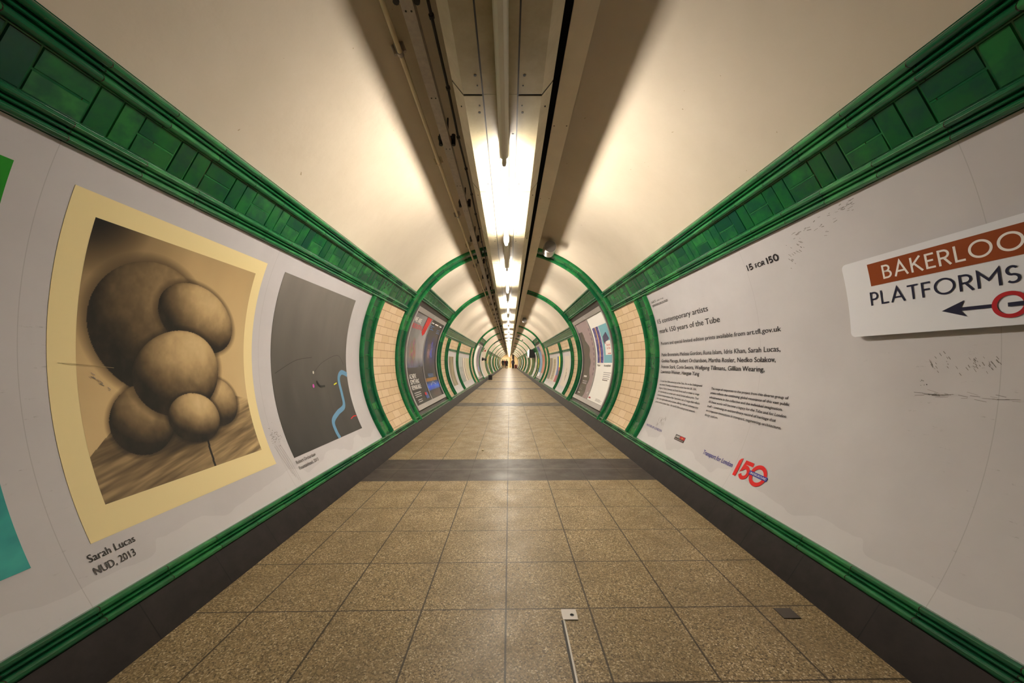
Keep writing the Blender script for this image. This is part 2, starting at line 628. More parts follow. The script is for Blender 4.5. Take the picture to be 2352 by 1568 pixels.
# lobby at the far end
def slab(name, x0, x1, y0, y1, z0, z1, mat):
    m = MB(); m.box(x0, x1, y0, y1, z0, z1); return struct(m.build(name, mat))
LB = 77.0
slab('floor', -3.2, 3.2, Y1, LB, -0.12, 0.0, mk_plain('lobby_floor', (0.34, 0.29, 0.20), 0.4, noise=0.15))
slab('ceiling', -3.2, 3.2, Y1, LB, 2.75, 2.85, CREAM)
slab('wall_left', -3.3, -3.2, Y1, LB, -0.1, 2.85, PALEWALL)
slab('wall_right', 3.2, 3.3, Y1, LB, -0.1, 2.85, PALEWALL)
slab('wall_front', -3.3, 3.3, LB, LB + 0.1, -0.1, 2.85, PALEWALL)
slab('door_1', 0.05, 0.42, LB - 0.04, LB, 0.0, 2.1, mk_plain('ochre_door', (0.42, 0.29, 0.11), 0.5))
slab('wall_left', -3.3, -1.66, Y1 - 0.04, Y1 + 0.08, -0.1, 2.85, CREAM)
slab('wall_right', 1.66, 3.3, Y1 - 0.04, Y1 + 0.08, -0.1, 2.85, CREAM)
mb = MB(); mb.box(0.55, 0.95, 70.0, 70.4, 0.0, 2.75)
thing(mb.build('column', mk_plain('brown_column_tile', (0.055, 0.035, 0.02), 0.4)), 'dark brown square column standing in the lobby at the end of the passage', 'column')

# ------------------------------------------------------------------ ceiling services
RX = -0.031                 # centre line of the lighting raft
RZ = 2.338                  # its underside
MODS = [-8.07 + 0.98 * k for k in range(77)]
raft_meshes = {}
def raft_piece(key):
    m = MB(); g = 0.0065
    a, b = g, 0.98 - g
    t = 0.012
    if key == 'l':
        xs = (-0.132, -0.222, -0.2785)
        m.prism_y([(xs[0], RZ), (xs[1], RZ), (xs[2], RZ + 0.07), (xs[2], RZ + 0.19), (xs[2] + t, RZ + 0.19),
                   (xs[2] + t, RZ + 0.075), (xs[1] + 0.006, RZ + t), (xs[0], RZ + t)], a, b)
        dots = [(-0.155, 0.12), (-0.155, 0.86), (-0.15, 0.07), (-0.15, 0.92), (-0.248, 0.12)]
    elif key == 'r':
        xs = (0.0446, 0.157, 0.212)
        m.prism_y([(xs[0], RZ), (xs[1], RZ), (xs[2], RZ + 0.07), (xs[2], RZ + 0.19), (xs[2] - t, RZ + 0.19),
                   (xs[2] - t, RZ + 0.075), (xs[1] - 0.006, RZ + t), (xs[0], RZ + t)], a, b)
        dots = [(0.068, 0.12), (0.068, 0.86), (0.064, 0.07), (0.064, 0.92), (0.185, 0.12)]
    else:
        m.prism_y([(-0.126, RZ + 0.004), (0.0386, RZ + 0.004), (0.0386, RZ + 0.022), (-0.126, RZ + 0.022)], 0.001, 0.979)
        dots = [(0.02, 0.3)]
    for k, (dx, dy) in enumerate(dots):
        z = RZ - 0.0015 if key != 'c' else RZ + 0.0025
        if abs(dx) > 0.18: z = RZ + 0.03
        r = 0.0065 if k < 2 else 0.004
        m.tube([(dx, dy, z), (dx, dy, z + 0.004)], r, 10, 1)
    if key != 'c':  # black backing strips stand in for the dark behind the open joints
        for (xa, za), (xb, zb) in zip([(xs[0], RZ), (xs[1], RZ), (xs[2], RZ + 0.07)], [(xs[1], RZ), (xs[2], RZ + 0.07), (xs[2], RZ + 0.19)]):
            q = [(xa, za + 0.004), (xb, zb + 0.004), (xb, zb + 0.009), (xa, za + 0.009)]
            if xa == xb: q = [(xa, za), (xa - 0.004 * (1 if key == 'r' else -1), za), (xa - 0.004 * (1 if key == 'r' else -1), zb), (xa, zb)]
            m.prism_y(q, 0.98 - g, 0.98 + g, 1)
        e0 = xs[0] + (0.003 if key == 'l' else -0.003)
        m.prism_y([(e0 - 0.004, RZ + 0.003), (e0 + 0.004, RZ + 0.003), (e0 + 0.004, RZ + 0.03), (e0 - 0.004, RZ + 0.03)], 0, 0.98, 1)
    return m
for key in 'lrc':
    o = struct(raft_piece(key).build('ceiling', [RAFT, BLACK]))
    o.location = (0, MODS[0], 0)
    for y in MODS[1:]:
        c = o.copy(); COL.objects.link(c); c.location = (0, y, 0)

# light fittings: lit tubes alternate with blank batten covers
def lit_fitting():
    e = empty('fluorescent_light', (RX, 0, RZ), '', 'light', 'lit fluorescent tubes along the ceiling raft')
    L = 1.5
    m = MB(); m.prism_y([(-0.03, 0.003), (-0.026, -0.022), (-0.018, -0.034), (0.018, -0.034), (0.026, -0.022), (0.03, 0.003)], 0.008, L - 0.008)
    m.build('batten', BATTEN, e)
    for y in (0.012, L - 0.032):
        m = MB(); m.prism_y([(-0.014, -0.034), (-0.014, -0.116), (-0.007, -0.123), (0.007, -0.123), (0.014, -0.116), (0.014, -0.034)], y, y + 0.02)
        m.build('lamp_holder', BATTEN, e)
    m = MB(); m.tube([(0, 0.033, -0.104), (0, L - 0.033, -0.104)], 0.0145, 14)
    m.build('tube', LAMP, e, smooth=50)
    return e

def blank_fitting():
    m = MB(); L = 0.958
    m.prism_y([(-0.028, 0.003), (-0.028, -0.068), (-0.022, -0.086), (-0.010, -0.095), (0.010, -0.095), (0.022, -0.086), (0.028, -0.068), (0.028, 0.003)], 0, L)
    o = m.build('batten_cover', BATTEN, smooth=30)
    return thing(o, '', 'light cover', 'unlit batten covers between the tubes')

ORD = ['first', 'second', 'third', 'fourth', 'fifth', 'sixth', 'seventh', 'eighth', 'ninth', 'tenth', 'eleventh', 'twelfth',
       'thirteenth', 'fourteenth', 'fifteenth', 'sixteenth', 'seventeenth', 'eighteenth', 'nineteenth', 'twentieth',
       'twenty-first', 'twenty-second', 'twenty-third', 'twenty-fourth', 'twenty-fifth', 'twenty-sixth', 'twenty-seventh', 'twenty-eighth']
PITCH = 2.45; START = 2.11
NL = 27
lf = lit_fitting(); lf.location.y = START
lf['label'] = 'lit fluorescent tube nearest the viewer, in the ceiling line of lights'
lf2 = copy_tree(lf, PITCH, 'second lit fluorescent tube from the viewer along the ceiling line')
for c in lf2.children:
    if c.name.startswith('tube'):
        c.data = c.data.copy(); c.data.materials[0] = DIMLAMP
for k in range(2, NL):
    copy_tree(lf2, PITCH * (k - 1), '%s lit fluorescent tube from the viewer along the ceiling line' % ORD[k])
bf = blank_fitting(); bf.location = (RX, START - 0.955, RZ)
bf['label'] = 'unlit pale batten cover overhead, in front of the nearest lit tube'
for k in range(1, NL):
    copy_tree(bf, PITCH * k, 'unlit batten cover just beyond the %s lit tube from the viewer' % ORD[k - 1])

# cream trunking box beside the raft, black strip standing in for the dark gap
m = MB(); m.prism_y([(0.256, 2.468), (0.36, 2.468), (0.36, 2.55), (0.256, 2.55)], Y0 + 0.05, 67.9)
tr = m.build('cable_trunking', TRUNK)
thing(tr, 'long cream box trunking running beside the light raft on its right', 'trunking')
m = MB(); m.tube([(0, 0, 2.4665), (0, 0, 2.47)], 0.004, 8)
sw = m.build('screw', BRASS, tr)
for k in range(48):
    for x in (0.27, 0.346):
        c = sw if (k == 0 and x < 0.3) else sw.copy()
        if c is not sw: COL.objects.link(c); c.parent = tr
        c.location = (x, 1.2 + k * 0.95, 0)
m = MB(); m.prism_y([(0.2135, 2.464), (0.2545, 2.464), (0.2545, 2.53), (0.2135, 2.53)], Y0 + 0.05, 67.9)
thing(m.build('gap_strip', mk_plain('matt_black_gap', (0.004, 0.0035, 0.003), 0.9, spec=0.05)), 'black strip standing in for the dark gap between light raft and cream trunking', 'gap strip')

# perforated channel with brackets on the left
ch = empty('support_channel', (-0.43, 0, 2.538), 'perforated grey steel channel hung left of the light raft', 'channel')
m = MB(); m.prism_y([(-0.027, 0), (0.027, 0), (0.027, 0.045), (0.021, 0.045), (0.021, 0.004), (-0.021, 0.004), (-0.021, 0.045), (-0.027, 0.045)], Y0 + 0.05, 67.9)
for k in range(60):
    y = 1.0 + k * 0.5 + (0.02 if k % 3 else 0)
    for x in (-0.012, 0.012): m.tube([(x, y, -0.001), (x, y, 0.002)], 0.0045, 8, 1)
m.build('rail', [GALV, BLACK], ch)
for k in range(66):
    y = 1.50 + k * 0.985
    m = MB()
    m.box(-0.062, 0.040, y - 0.028, y + 0.028, 0.046, 0.066)
    for x in (-0.048, 0.040):
        m.tube([(x, y, 0.018), (x, y, 0.09)], 0.014, 8)
    m.tube([(0.0, y, 0.05), (0.0, y, 0.206)], 0.006, 8)
    m.build('bracket', BLACKCABLE, ch)
cb = empty('black_cable', (0, 0, 0), 'thin black cable tied up between the steel channel and the light raft', 'cable')
rnd = random.Random(3)
m = MB(); pts = [(-0.352 + rnd.uniform(-0.006, 0.006), Y0 + 0.1 + k * 0.42, 2.59 + rnd.uniform(-0.012, 0.006)) for k in range(171)]
m.tube(pts, 0.0075, 8)
m.build('sheath', BLACKCABLE, cb, smooth=50)
for k in range(5, 95):
    m = MB(); p = pts[k]; m.tube([(p[0], p[1] - 0.008, p[2]), (p[0], p[1] + 0.008, p[2])], 0.0125, 8); m.build('cable_tie', BLACK, cb)

# cream conduit with saddle clips
cx, cz = -0.566, ZC + 1.545
cnd = empty('conduit', (cx, 0, cz), 'thin cream conduit pipe clipped along the vault left of the channel', 'pipe')
m = MB(); m.tube([(0, Y0 + 0.05, 0), (0, 67.9, 0)], 0.0128, 12); m.build('pipe', PIPE, cnd, smooth=50)
na = math.atan2(cz - ZC, cx)
nx, nz = cos(na), sin(na)
for k in range(64):
    y = 1.85 + k * 1.03
    m = MB()
    m.tube([(0, y - 0.011, 0), (0, y + 0.011, 0)], 0.0165, 12)
    m.tube([(nx * 0.012, y, nz * 0.012), (nx * 0.054, y, nz * 0.054)], 0.018, 10)
    for q in (-1, 1):
        m.tube([(-nz * 0.026 * q, y, nx * 0.026 * q), (-nz * 0.026 * q + nx * 0.05, y, nx * 0.026 * q + nz * 0.05)], 0.008, 8)
    m.build('clip', PIPE if k % 2 else GALV, cnd, smooth=40)

# horn-less projector loudspeakers on the vault, right of the trunking
def speaker(y, label):
    e = empty('loudspeaker', (0.545, y, 2.585), label, 'loudspeaker', 'loudspeakers on the vault')
    m = MB(); n = 28; pr = [(0.0, 0.072), (0.004, 0.083), (0.02, 0.087), (0.20, 0.087), (0.22, 0.081)]
    m.tube([(0, yy, 0) for yy, _ in pr], [r for _, r in pr], n)
    m.build('case', STEEL, e, smooth=35)
    m = MB(); m.tube([(0, -0.006, 0), (0, 0.003, 0)], 0.077, n); m.build('grille', mk_plain('grey_grille', (0.20, 0.185, 0.18), 0.55), e, smooth=35)
    m = MB()
    m.box(-0.015, 0.015, 0.05, 0.17, 0.080, 0.094)
    for q in (-1, 1):
        m.tube([(0.0, 0.11, 0.088), (0.05 * q + 0.0, 0.11, 0.088)], 0.012, 8)
        m.tube([(0.05 * q, 0.11, 0.085), (0.05 * q, 0.11, 0.015)], 0.008, 8)
    m.build('bracket', BLACK, e)
    return e
speaker(4.74, 'silver cylinder loudspeaker on the vault just before the nearest green arch')
speaker(12.85, 'silver cylinder loudspeaker on the vault of the second long bay')
speaker(21.0, 'small distant cylinder loudspeaker on the vault beyond the fourth green arch')

# ------------------------------------------------------------------ lettering and prints
_fc = {}
def text_geo(txt, bold=0.0):
    """flat glyph mesh: (verts Nx2, faces) from the built-in font, baseline at 0, cap height 1"""
    key = (txt, bold)
    if key in _fc: return _fc[key]
    cu = bpy.data.curves.new('t', 'FONT'); cu.body = txt; cu.size = 1.0; cu.offset = bold
    cu.fill_mode = 'FRONT'; cu.resolution_u = 3
    ob = bpy.data.objects.new('t', cu); COL.objects.link(ob)
    dg = bpy.context.evaluated_depsgraph_get(); dg.update()
    me = bpy.data.meshes.new_from_object(ob.evaluated_get(dg))
    v = np.array([x.co[:2] for x in me.vertices]) if len(me.vertices) else np.zeros((0, 2))
    f = [tuple(p.vertices) for p in me.polygons]
    bpy.data.objects.remove(ob); bpy.data.curves.remove(cu); bpy.data.meshes.remove(me)
    v = v / 0.729
    _fc[key] = (v, f)
    return v, f


class Canvas:
    """Printed sheet lying on the lining: x along the reading direction, s up the wall."""
    def __init__(self, side, y0, off):
        self.mb = MB(); self.side = side; self.y0 = y0; self.off = off; self.k = 0

    def pt(self, x, s, lift):
        return P(self.side, self.y0 + x * (1 if self.side < 0 else -1), s, self.off + lift)

    def lift(self):
        self.k += 1
        return 0.0004 * self.k

    def rect(self, x0, s0, x1, s1, col, lift=None):
        lf_ = self.lift() if lift is None else lift
        n = max(1, int(abs(s1 - s0) / 0.05))
        self.mb.grid(lambda i, j: (self.pt(x0 + (x1 - x0) * i, s0 + (s1 - s0) * j / n, lf_), (x0 + (x1 - x0) * i, s0), col), 1, n)

    def paint(self, x0, s0, x1, s1, nu, nv, fn, lift=None):
        lf_ = self.lift() if lift is None else lift
        self.mb.grid(lambda i, j: (self.pt(x0 + (x1 - x0) * i / nu, s0 + (s1 - s0) * j / nv, lf_), (i / nu, j / nv), fn(i / nu, j / nv)), nu, nv)

    def poly(self, pts, col, lift=None):
        lf_ = self.lift() if lift is None else lift
        self.mb.face([self.mb.vert(self.pt(x, s, lf_), (x, s), col) for x, s in pts])

    def stroke(self, pts, w, col, lift=None, close=False):
        """ribbon of width w through the points"""
        lf_ = self.lift() if lift is None else lift
        p = [np.array(q, float) for q in pts]
        n = len(p); ids = []
        for k in range(n):
            a = p[k - 1] if (k or close) else None
            b = p[(k + 1) % n] if (k < n - 1 or close) else None
            d1 = (p[k] - a) / (np.linalg.norm(p[k] - a) + 1e-12) if a is not None else None
            d2 = (b - p[k]) / (np.linalg.norm(b - p[k]) + 1e-12) if b is not None else None
            if d1 is None: d1 = d2
            if d2 is None: d2 = d1
            n1 = np.array((-d1[1], d1[0])); n2 = np.array((-d2[1], d2[0]))
            mm = n1 + n2; L = np.linalg.norm(mm)
            mm = n1 if L < 1e-6 else mm / L
            sc = w / 2 / max(0.35, float(np.dot(mm, n1)))
            ids.append([self.mb.vert(self.pt(*(p[k] + mm * sc), lf_), (0, 0), col), self.mb.vert(self.pt(*(p[k] - mm * sc), lf_), (0, 0), col)])
        for k in range(n if close else n - 1):
            q = (k + 1) % n
            self.mb.face((ids[k][0], ids[k][1], ids[q][1], ids[q][0]))

    def text(self, txt, x, s, cap, col, width=None, bold=0.0, scale=None, lift=None):
        """left edge x, baseline s, capital height cap; width squeezes the line to fit"""
        v, f = text_geo(txt)
        if not len(v): return
        lf_ = self.lift() if lift is None else lift
        xm, xM = v[:, 0].min(), v[:, 0].max()
        kx = scale if scale else (width / (xM - xm) if width else cap)
        # heavier faces: the same glyphs laid down again, shifted by a hair
        for dx, ds in (((-bold, -bold * 0.4), (bold, bold * 0.4)) if bold else ((0, 0),)):
            b = len(self.mb.v)
            for q in v:
                a, c = (q[0] - xm + dx) * kx, (q[1] + ds) * cap
                self.mb.vert(self.pt(x + a, s + c, lf_), (0, 0), col)
            for g in f: self.mb.face([b + i for i in g])
        return kx

    def sheet(self, x0, s0, x1, s1, col, back=0.001):
        """the sheet itself with its edge"""
        n = max(1, int((s1 - s0) / 0.05)); nu = max(1, int((x1 - x0) / 0.4))
        f = self.mb.grid(lambda i, j: (self.pt(x0 + (x1 - x0) * i / nu, s0 + (s1 - s0) * j / n, 0), (0, 0), col), nu, n)
        bk = lambda i, j: self.mb.vert(self.pt(x0 + (x1 - x0) * i / nu, s0 + (s1 - s0) * j / n, -back), (0, 0), col)
        rim = [(i, 0) for i in range(nu)] + [(nu, j) for j in range(n)] + [(i, n) for i in range(nu, 0, -1)] + [(0, j) for j in range(n, 0, -1)]
        bb = [bk(*q) for q in rim]
        for k in range(len(rim)):
            q = (k + 1) % len(rim)
            self.mb.face((f[rim[k][0]][rim[k][1]], f[rim[q][0]][rim[q][1]], bb[q], bb[k]))

    def done(self, name, label, cat, mat=None, group=None):
        return thing(self.mb.build(name, mat or PRINT), label, cat, group)


INK = lin(28, 22, 26); NAVY = lin(34, 30, 130); DNAVY = lin(14, 14, 48)
RED = lin(208, 8, 6); PAPER = (0.72, 0.70, 0.68)

# --- stroke alphabet for the enamelled sign and big numerals (unit height)
def arc(cx, cy, rx, ry, a0, a1, n=14):
    return [(cx + rx * cos(radians(a0 + (a1 - a0) * k / n)), cy + ry * sin(radians(a0 + (a1 - a0) * k / n))) for k in range(n + 1)]
T = 0.075
GL = {
 'A': (0.86, [[(0.05, 0), (0.43, 1), (0.81, 0)], [(0.19, 0.33), (0.67, 0.33)]]),
 'B': (0.60, [[(0.07, 0), (0.07, 1)], [(0.0 + 0.07, 0.93)] + arc(0.27, 0.73, 0.20, 0.20, 90, -90) + [(0.07, 0.53)],
              [(0.07, 0.53)] + arc(0.30, 0.30, 0.24, 0.23, 90, -90) + [(0.07, 0.07)]]),
 'K': (0.68, [[(0.07, 0), (0.07, 1)], [(0.60, 1), (0.10, 0.46)], [(0.22, 0.58), (0.66, 0)]]),
 'E': (0.52, [[(0.50, 0.93), (0.07, 0.93), (0.07, 0.07), (0.52, 0.07)], [(0.07, 0.52), (0.44, 0.52)]]),
 'R': (0.64, [[(0.07, 0), (0.07, 1)], [(0.07, 0.93)] + arc(0.30, 0.70, 0.24, 0.23, 90, -90) + [(0.07, 0.47)], [(0.30, 0.47), (0.60, 0)]]),
 'L': (0.50, [[(0.07, 1), (0.07, 0.07), (0.50, 0.07)]]),
 'O': (1.06, [arc(0.53, 0.5, 0.46, 0.46, 0, 360, 40)]),
 'P': (0.56, [[(0.07, 0), (0.07, 1)], [(0.07, 0.93)] + arc(0.28, 0.69, 0.22, 0.24, 90, -90) + [(0.07, 0.45)]]),
 'T': (0.64, [[(0.02, 0.93), (0.62, 0.93)], [(0.32, 0.93), (0.32, 0)]]),
 'F': (0.50, [[(0.50, 0.93), (0.07, 0.93), (0.07, 0)], [(0.07, 0.50), (0.44, 0.50)]]),
 'M': (0.98, [[(0.07, 0), (0.07, 0.96), (0.49, 0.42), (0.91, 0.96), (0.91, 0)]]),
 'S': (0.56, [arc(0.28, 0.71, 0.20, 0.22, 35, 255, 14) + arc(0.28, 0.285, 0.22, 0.215, 80, -145, 16)]),
 '1': (0.22, [[(0.11, 0), (0.11, 1)]]),
 '5': (0.58, [[(0.52, 0.93), (0.17, 0.93), (0.12, 0.52)] + arc(0.25, 0.32, 0.25, 0.25, 110, -130, 18)]),
 '0': (0.72, [arc(0.36, 0.5, 0.29, 0.45, 0, 360, 36)]),
 ' ': (0.30, []),
}
def stroke_text(cv, txt, x, s, h, col, width=None, t=0.13, gap=0.14, lift=None):
    adv = sum(GL[c][0] + gap for c in txt) - gap
    kx = (width / adv) if width else h
    l_ = cv.lift() if lift is None else lift
    for c in txt:
        w, st = GL[c]
        for path in st:
            closed = c in 'O0'
            pp = [(x + a * kx, s + b * h) for a, b in (path[:-1] if closed else path)]
            cv.stroke(pp, t * (kx + h) / 2, col, lift=l_, close=closed)
        x += (w + gap) * kx


# --- poster one on the left: sepia print of smooth stones stacked on boards
rs = np.random.RandomState(5)
_nz = rs.rand(64, 64)
def vnoise(x, y):
    x0, y0 = int(math.floor(x)), int(math.floor(y)); fx, fy = x - x0, y - y0
    fx = fx * fx * (3 - 2 * fx); fy = fy * fy * (3 - 2 * fy)
    g = lambda a, b: _nz[a % 64, b % 64]
    return (g(x0, y0) * (1 - fx) + g(x0 + 1, y0) * fx) * (1 - fy) + (g(x0, y0 + 1) * (1 - fx) + g(x0 + 1, y0 + 1) * fx) * fy
def fbm(x, y): return 0.55 * vnoise(x, y) + 0.28 * vnoise(2.1 * x + 7, 2.1 * y + 3) + 0.17 * vnoise(4.3 * x + 1, 4.3 * y + 9)
def sep_tone(t):
    t = max(0.0, min(1.0, t))
    pts = [(0, (14, 9, 4)), (0.25, (70, 56, 36)), (0.5, (128, 106, 74)), (0.75, (190, 162, 116)), (1, (228, 202, 152))]
    for (a, ca), (b, cb_) in zip(pts, pts[1:]):
        if t <= b:
            q = (t - a) / (b - a)
            return lin(*(ca[i] + (cb_[i] - ca[i]) * q for i in range(3)))
STONES = [  # cx, cy, rx, ry, tilt, darkness
    (0.37, 0.63, 0.34, 0.27, -18, 0.62), (0.62, 0.70, 0.27, 0.15, -14, 0.92), (0.27, 0.27, 0.17, 0.14, 12, 0.80),
    (0.73, 0.30, 0.17, 0.12, -10, 0.88), (0.50, 0.45, 0.27, 0.19, 6, 0.95), (0.56, 0.24, 0.17, 0.115, -6, 1.0)]
def sepia(u, v):
    x, y = u, v
    t = 0.80 - 0.30 * max(0, (y - 0.6)) - 0.42 * max(0, 0.5 - x) * max(0, y - 0.35) * 2.2 + 0.05 * fbm(x * 6, y * 6)
    t -= 0.5 * max(0, 1 - math.hypot(x / 0.25, (1 - y) / 0.2))
    edge = 0.17 + 0.17 * min(1, x / 0.24) if x < 0.8 else 0.34 - 0.22 * (x - 0.8)
    if y < edge:
        g = fbm(x * 4 + y * 3, y * 46 - x * 9)
        t = 0.34 + 0.55 * (g - 0.25) + 0.12 * x
        if abs(x - 0.60 - 0.05 * (y - 0.1)) < 0.007: t = 0.05
        t *= 1 - 0.75 * math.exp(-((x - 0.5) / 0.26) ** 2 - ((y - 0.17) / 0.07) ** 2)
    for cx, cy, rx, ry, tl, dk in STONES:
        c, s_ = cos(radians(tl)), sin(radians(tl))
        ex = ((x - cx) * c + (y - cy) * s_) / rx; ey = (-(x - cx) * s_ + (y - cy) * c) / ry
        d = ex * ex + ey * ey
        if d < 1:
            nz_ = math.sqrt(1 - d)
            nx_, ny_ = ex * c - ey * s_, ex * s_ + ey * c
            li = max(0, 0.30 * nx_ + 0.62 * ny_ + 0.62 * nz_)
            t = dk * (0.05 + 0.90 * li) + 0.16 * (fbm(x * 22 + cx * 9, y * 22) - 0.5)
        elif d < 1.3 and y > 0.12:
            t *= 0.55 + 0.45 * (d - 1) / 0.3
    return sep_tone(t)
cv = Canvas(-1, 1.307, 0.0012)
cv.sheet(0, -0.751, 1.04, 0.605, lin(232, 212, 158))
cv.paint(0.088, -0.632, 0.968, 0.517, 290, 380, sepia)
cv.done('poster', 'cream-bordered sepia poster of smooth stones on boards, largest print on left wall', 'poster')

# --- poster two on the left: dark grey sheet with a blue ribbon
def grey2(u, v):
    t = 40 + 78 * v ** 0.9 + 16 * (fbm(u * 9, v * 3) - 0.5)
    return lin(t, t * 0.95, t * 0.90)
cv = Canvas(-1, 2.535, 0.0012)
W2, B2, H2 = 1.165, -0.765, 1.362
cv.sheet(0, B2, W2, B2 + H2, lin(60, 55, 50))
cv.paint(0, B2, W2, B2 + H2, 60, 80, grey2)
def smooth_path(p, n=8):
    out = []
    for k in range(len(p) - 1):
        a = p[max(k - 1, 0)]; b = p[k]; c = p[k + 1]; d = p[min(k + 2, len(p) - 1)]
        for q in range(n):
            t = q / n
            out.append(tuple(0.5 * (2 * b[i] + (c[i] - a[i]) * t + (2 * a[i] - 5 * b[i] + 4 * c[i] - d[i]) * t * t
                                    + (3 * b[i] - a[i] - 3 * c[i] + d[i]) * t ** 3) for i in range(2)))
    return out + [p[-1]]
rib = [(1.0, 0.425), (0.90, 0.445), (0.84, 0.40), (0.85, 0.29), (0.83, 0.20), (0.70, 0.165), (0.59, 0.12), (0.575, 0.05), (0.585, 0.0)]
cv.stroke([(x * W2, B2 + y * H2) for x, y in smooth_path(rib)], 0.046, lin(92, 140, 176))
cv.stroke([(x * W2, B2 + y * H2) for x, y in smooth_path([(0.03, 0.46), (0.25, 0.53), (0.45, 0.55)])], 0.004, lin(40, 35, 32))
cv.stroke([(x * W2, B2 + y * H2) for x, y in smooth_path([(0.48, 0.46), (0.6, 0.52), (0.84, 0.57), (0.95, 0.50)])], 0.004, lin(45, 40, 36))
for (x, y, r, c_) in ((0.46, 0.455, 0.011, lin(200, 195, 185)), (0.44, 0.37, 0.014, lin(196, 70, 170))):
    cv.poly([(x * W2 + r * cos(k * pi / 6), B2 + y * H2 + r * 1.2 * sin(k * pi / 6)) for k in range(12)], c_)
cv.stroke([(x * W2, B2 + y * H2) for x, y in smooth_path([(0.49, 0.40), (0.53, 0.365), (0.60, 0.36)])], 0.018, lin(14, 10, 8))
cv.stroke([(0.74 * W2, B2 + 0.362 * H2), (0.79 * W2, B2 + 0.372 * H2)], 0.012, lin(214, 214, 30))
cv.stroke([(0.87 * W2, B2 + 0.095 * H2), (0.93 * W2, B2 + 0.108 * H2), (0.985 * W2, B2 + 0.105 * H2)], 0.010, lin(214, 30, 24))
cv.done('poster', 'dark grey poster with a curving blue ribbon, next to left pilaster', 'poster')

# --- posters cut off by the left edge of the view
def teal(u, v): 
    g = fbm(u * 5 + v * 6, v * 16 - u * 12)
    return lin(24 + 40 * g, 120 + 60 * g, 126 + 40 * g)
cv = Canvas(-1, 0.10, 0.0012)
cv.sheet(0, -0.745, 1.045, 0.602, lin(8, 120, 16))
cv.paint(0, -0.745, 1.045, 0.0, 60, 60, teal)
cv.paint(0, 0.0, 1.045, 0.602, 20, 20, lambda u, v: lin(6 + 8 * v, 118 + 14 * v, 14))
cv.done('poster', 'green and teal poster cut off by the left edge of the view', 'poster')

# --- captions on the left wall
cv = Canvas(-1, 1.280, 0.0015)
cv.text('Sarah Lucas', 0.0, -0.812, 0.030, lin(58, 52, 50), width=0.158, bold=0.008)
cv.text('NUD, 2013', 0.0, -0.862, 0.030, lin(58, 52, 50), width=0.138, bold=0.008)
cv.done('wall_lettering', 'two line caption under the cream-bordered sepia poster', 'lettering')
cv = Canvas(-1, 2.530, 0.0015)
cv.text('Robert Orchardson', 0.0, -0.813, 0.027, lin(70, 62, 58), width=0.245, bold=0.008)
cv.text('Fountainhead, 2013', 0.0, -0.858, 0.027, lin(70, 62, 58), width=0.250, bold=0.008)
cv.done('wall_lettering', 'two line caption under the dark grey poster with blue ribbon', 'lettering')

# --- lettering on the right wall
cv = Canvas(1, 2.398, 0.0015)
stroke_text(cv, '15', 0.0, 0.565, 0.040, INK, width=0.058, t=0.19)
stroke_text(cv, 'FOR', 0.080, 0.565, 0.028, INK, width=0.082, t=0.19)
stroke_text(cv, '150', 0.182, 0.562, 0.040, INK, width=0.096, t=0.20)
cv.done('wall_lettering', 'short black lettering 15 for 150 near the top of the right wall', 'lettering')
cv = Canvas(1, 3.98, 0.0015)
cv.text('ART', 0.0, 0.612, 0.025, lin(60, 54, 54), width=0.125, bold=0.012)
cv.text('ON THE', 0.150, 0.613, 0.015, lin(60, 54, 54), width=0.16, bold=0.012)
cv.text('UNDERGROUND', 0.0, 0.572, 0.025, lin(60, 54, 54), width=0.385, bold=0.012)
cv.done('wall_lettering', 'small black lettering art on the underground in the corner of the right wall', 'lettering')
cv = Canvas(1, 3.968, 0.0015)
cv.text('15 contemporary artists', 0.0, 0.374, 0.052, INK, width=1.0, bold=0.017)
cv.text('mark 150 years of the Tube', 0.0, 0.266, 0.052, INK, width=1.133, bold=0.017)
cv.done('wall_lettering', 'large black two line heading about contemporary artists on the right wall', 'lettering')
cv = Canvas(1, 3.97, 0.0015)
cv.text('Posters and special limited edition prints available from art.tfl.gov.uk', 0.0, 0.136, 0.035, INK, width=1.752, bold=0.019)
cv.done('wall_lettering', 'single black line about posters and prints below the heading on the right wall', 'lettering')
cv = Canvas(1, 3.97, 0.0015)
for s_, t_, w_ in ((0.010, 'Pablo Bronstein, Melissa Gordon, Runa Islam, Idris Khan, Sarah Lucas,', 1.738),
                   (-0.057, 'Goshka Macuga, Robert Orchardson, Martha Rosler, Nedko Solakov,', 1.70),
                   (-0.121, 'Frances Stark, Corin Sworn, Wolfgang Tillmans, Gillian Wearing,', 1.605),
                   (-0.176, 'Lawrence Weiner, Haegue Yang', 0.80)):
    cv.text(t_, 0.0, s_, 0.037, INK, width=w_, bold=0.019)
cv.done('wall_lettering', 'four black lines of names in the middle of the right wall', 'lettering')
cv = Canvas(1, 3.955, 0.0015)
t1 = ['To mark the 150th anniversary of the Tube, Art on the Underground',
      'has invited 15 leading contemporary artists from the UK, USA,',
      'Bulgaria, Poland, Germany and South Korea each to create an image',
      'for reproduction as a poster and a special limited edition print. Their',
      'individual interpretations of the Tube form a set of images that reflects',
      'their many approaches and processes, offering a vibrant contemporary',
      'picture of the London Tube \u2013 the world\u2019s first underground network.']
for k, (t_, w_) in enumerate(zip(t1, (0.855, 0.775, 0.835, 0.845, 0.875, 0.87, 0.84))):
    cv.text(t_, 0.0, -0.272 - 0.039 * k, 0.021, INK, width=w_, bold=0.017)
cv.done('wall_lettering', 'small black paragraph beside the green pilaster on the right wall', 'lettering')
cv = Canvas(1, 2.957, 0.0015)
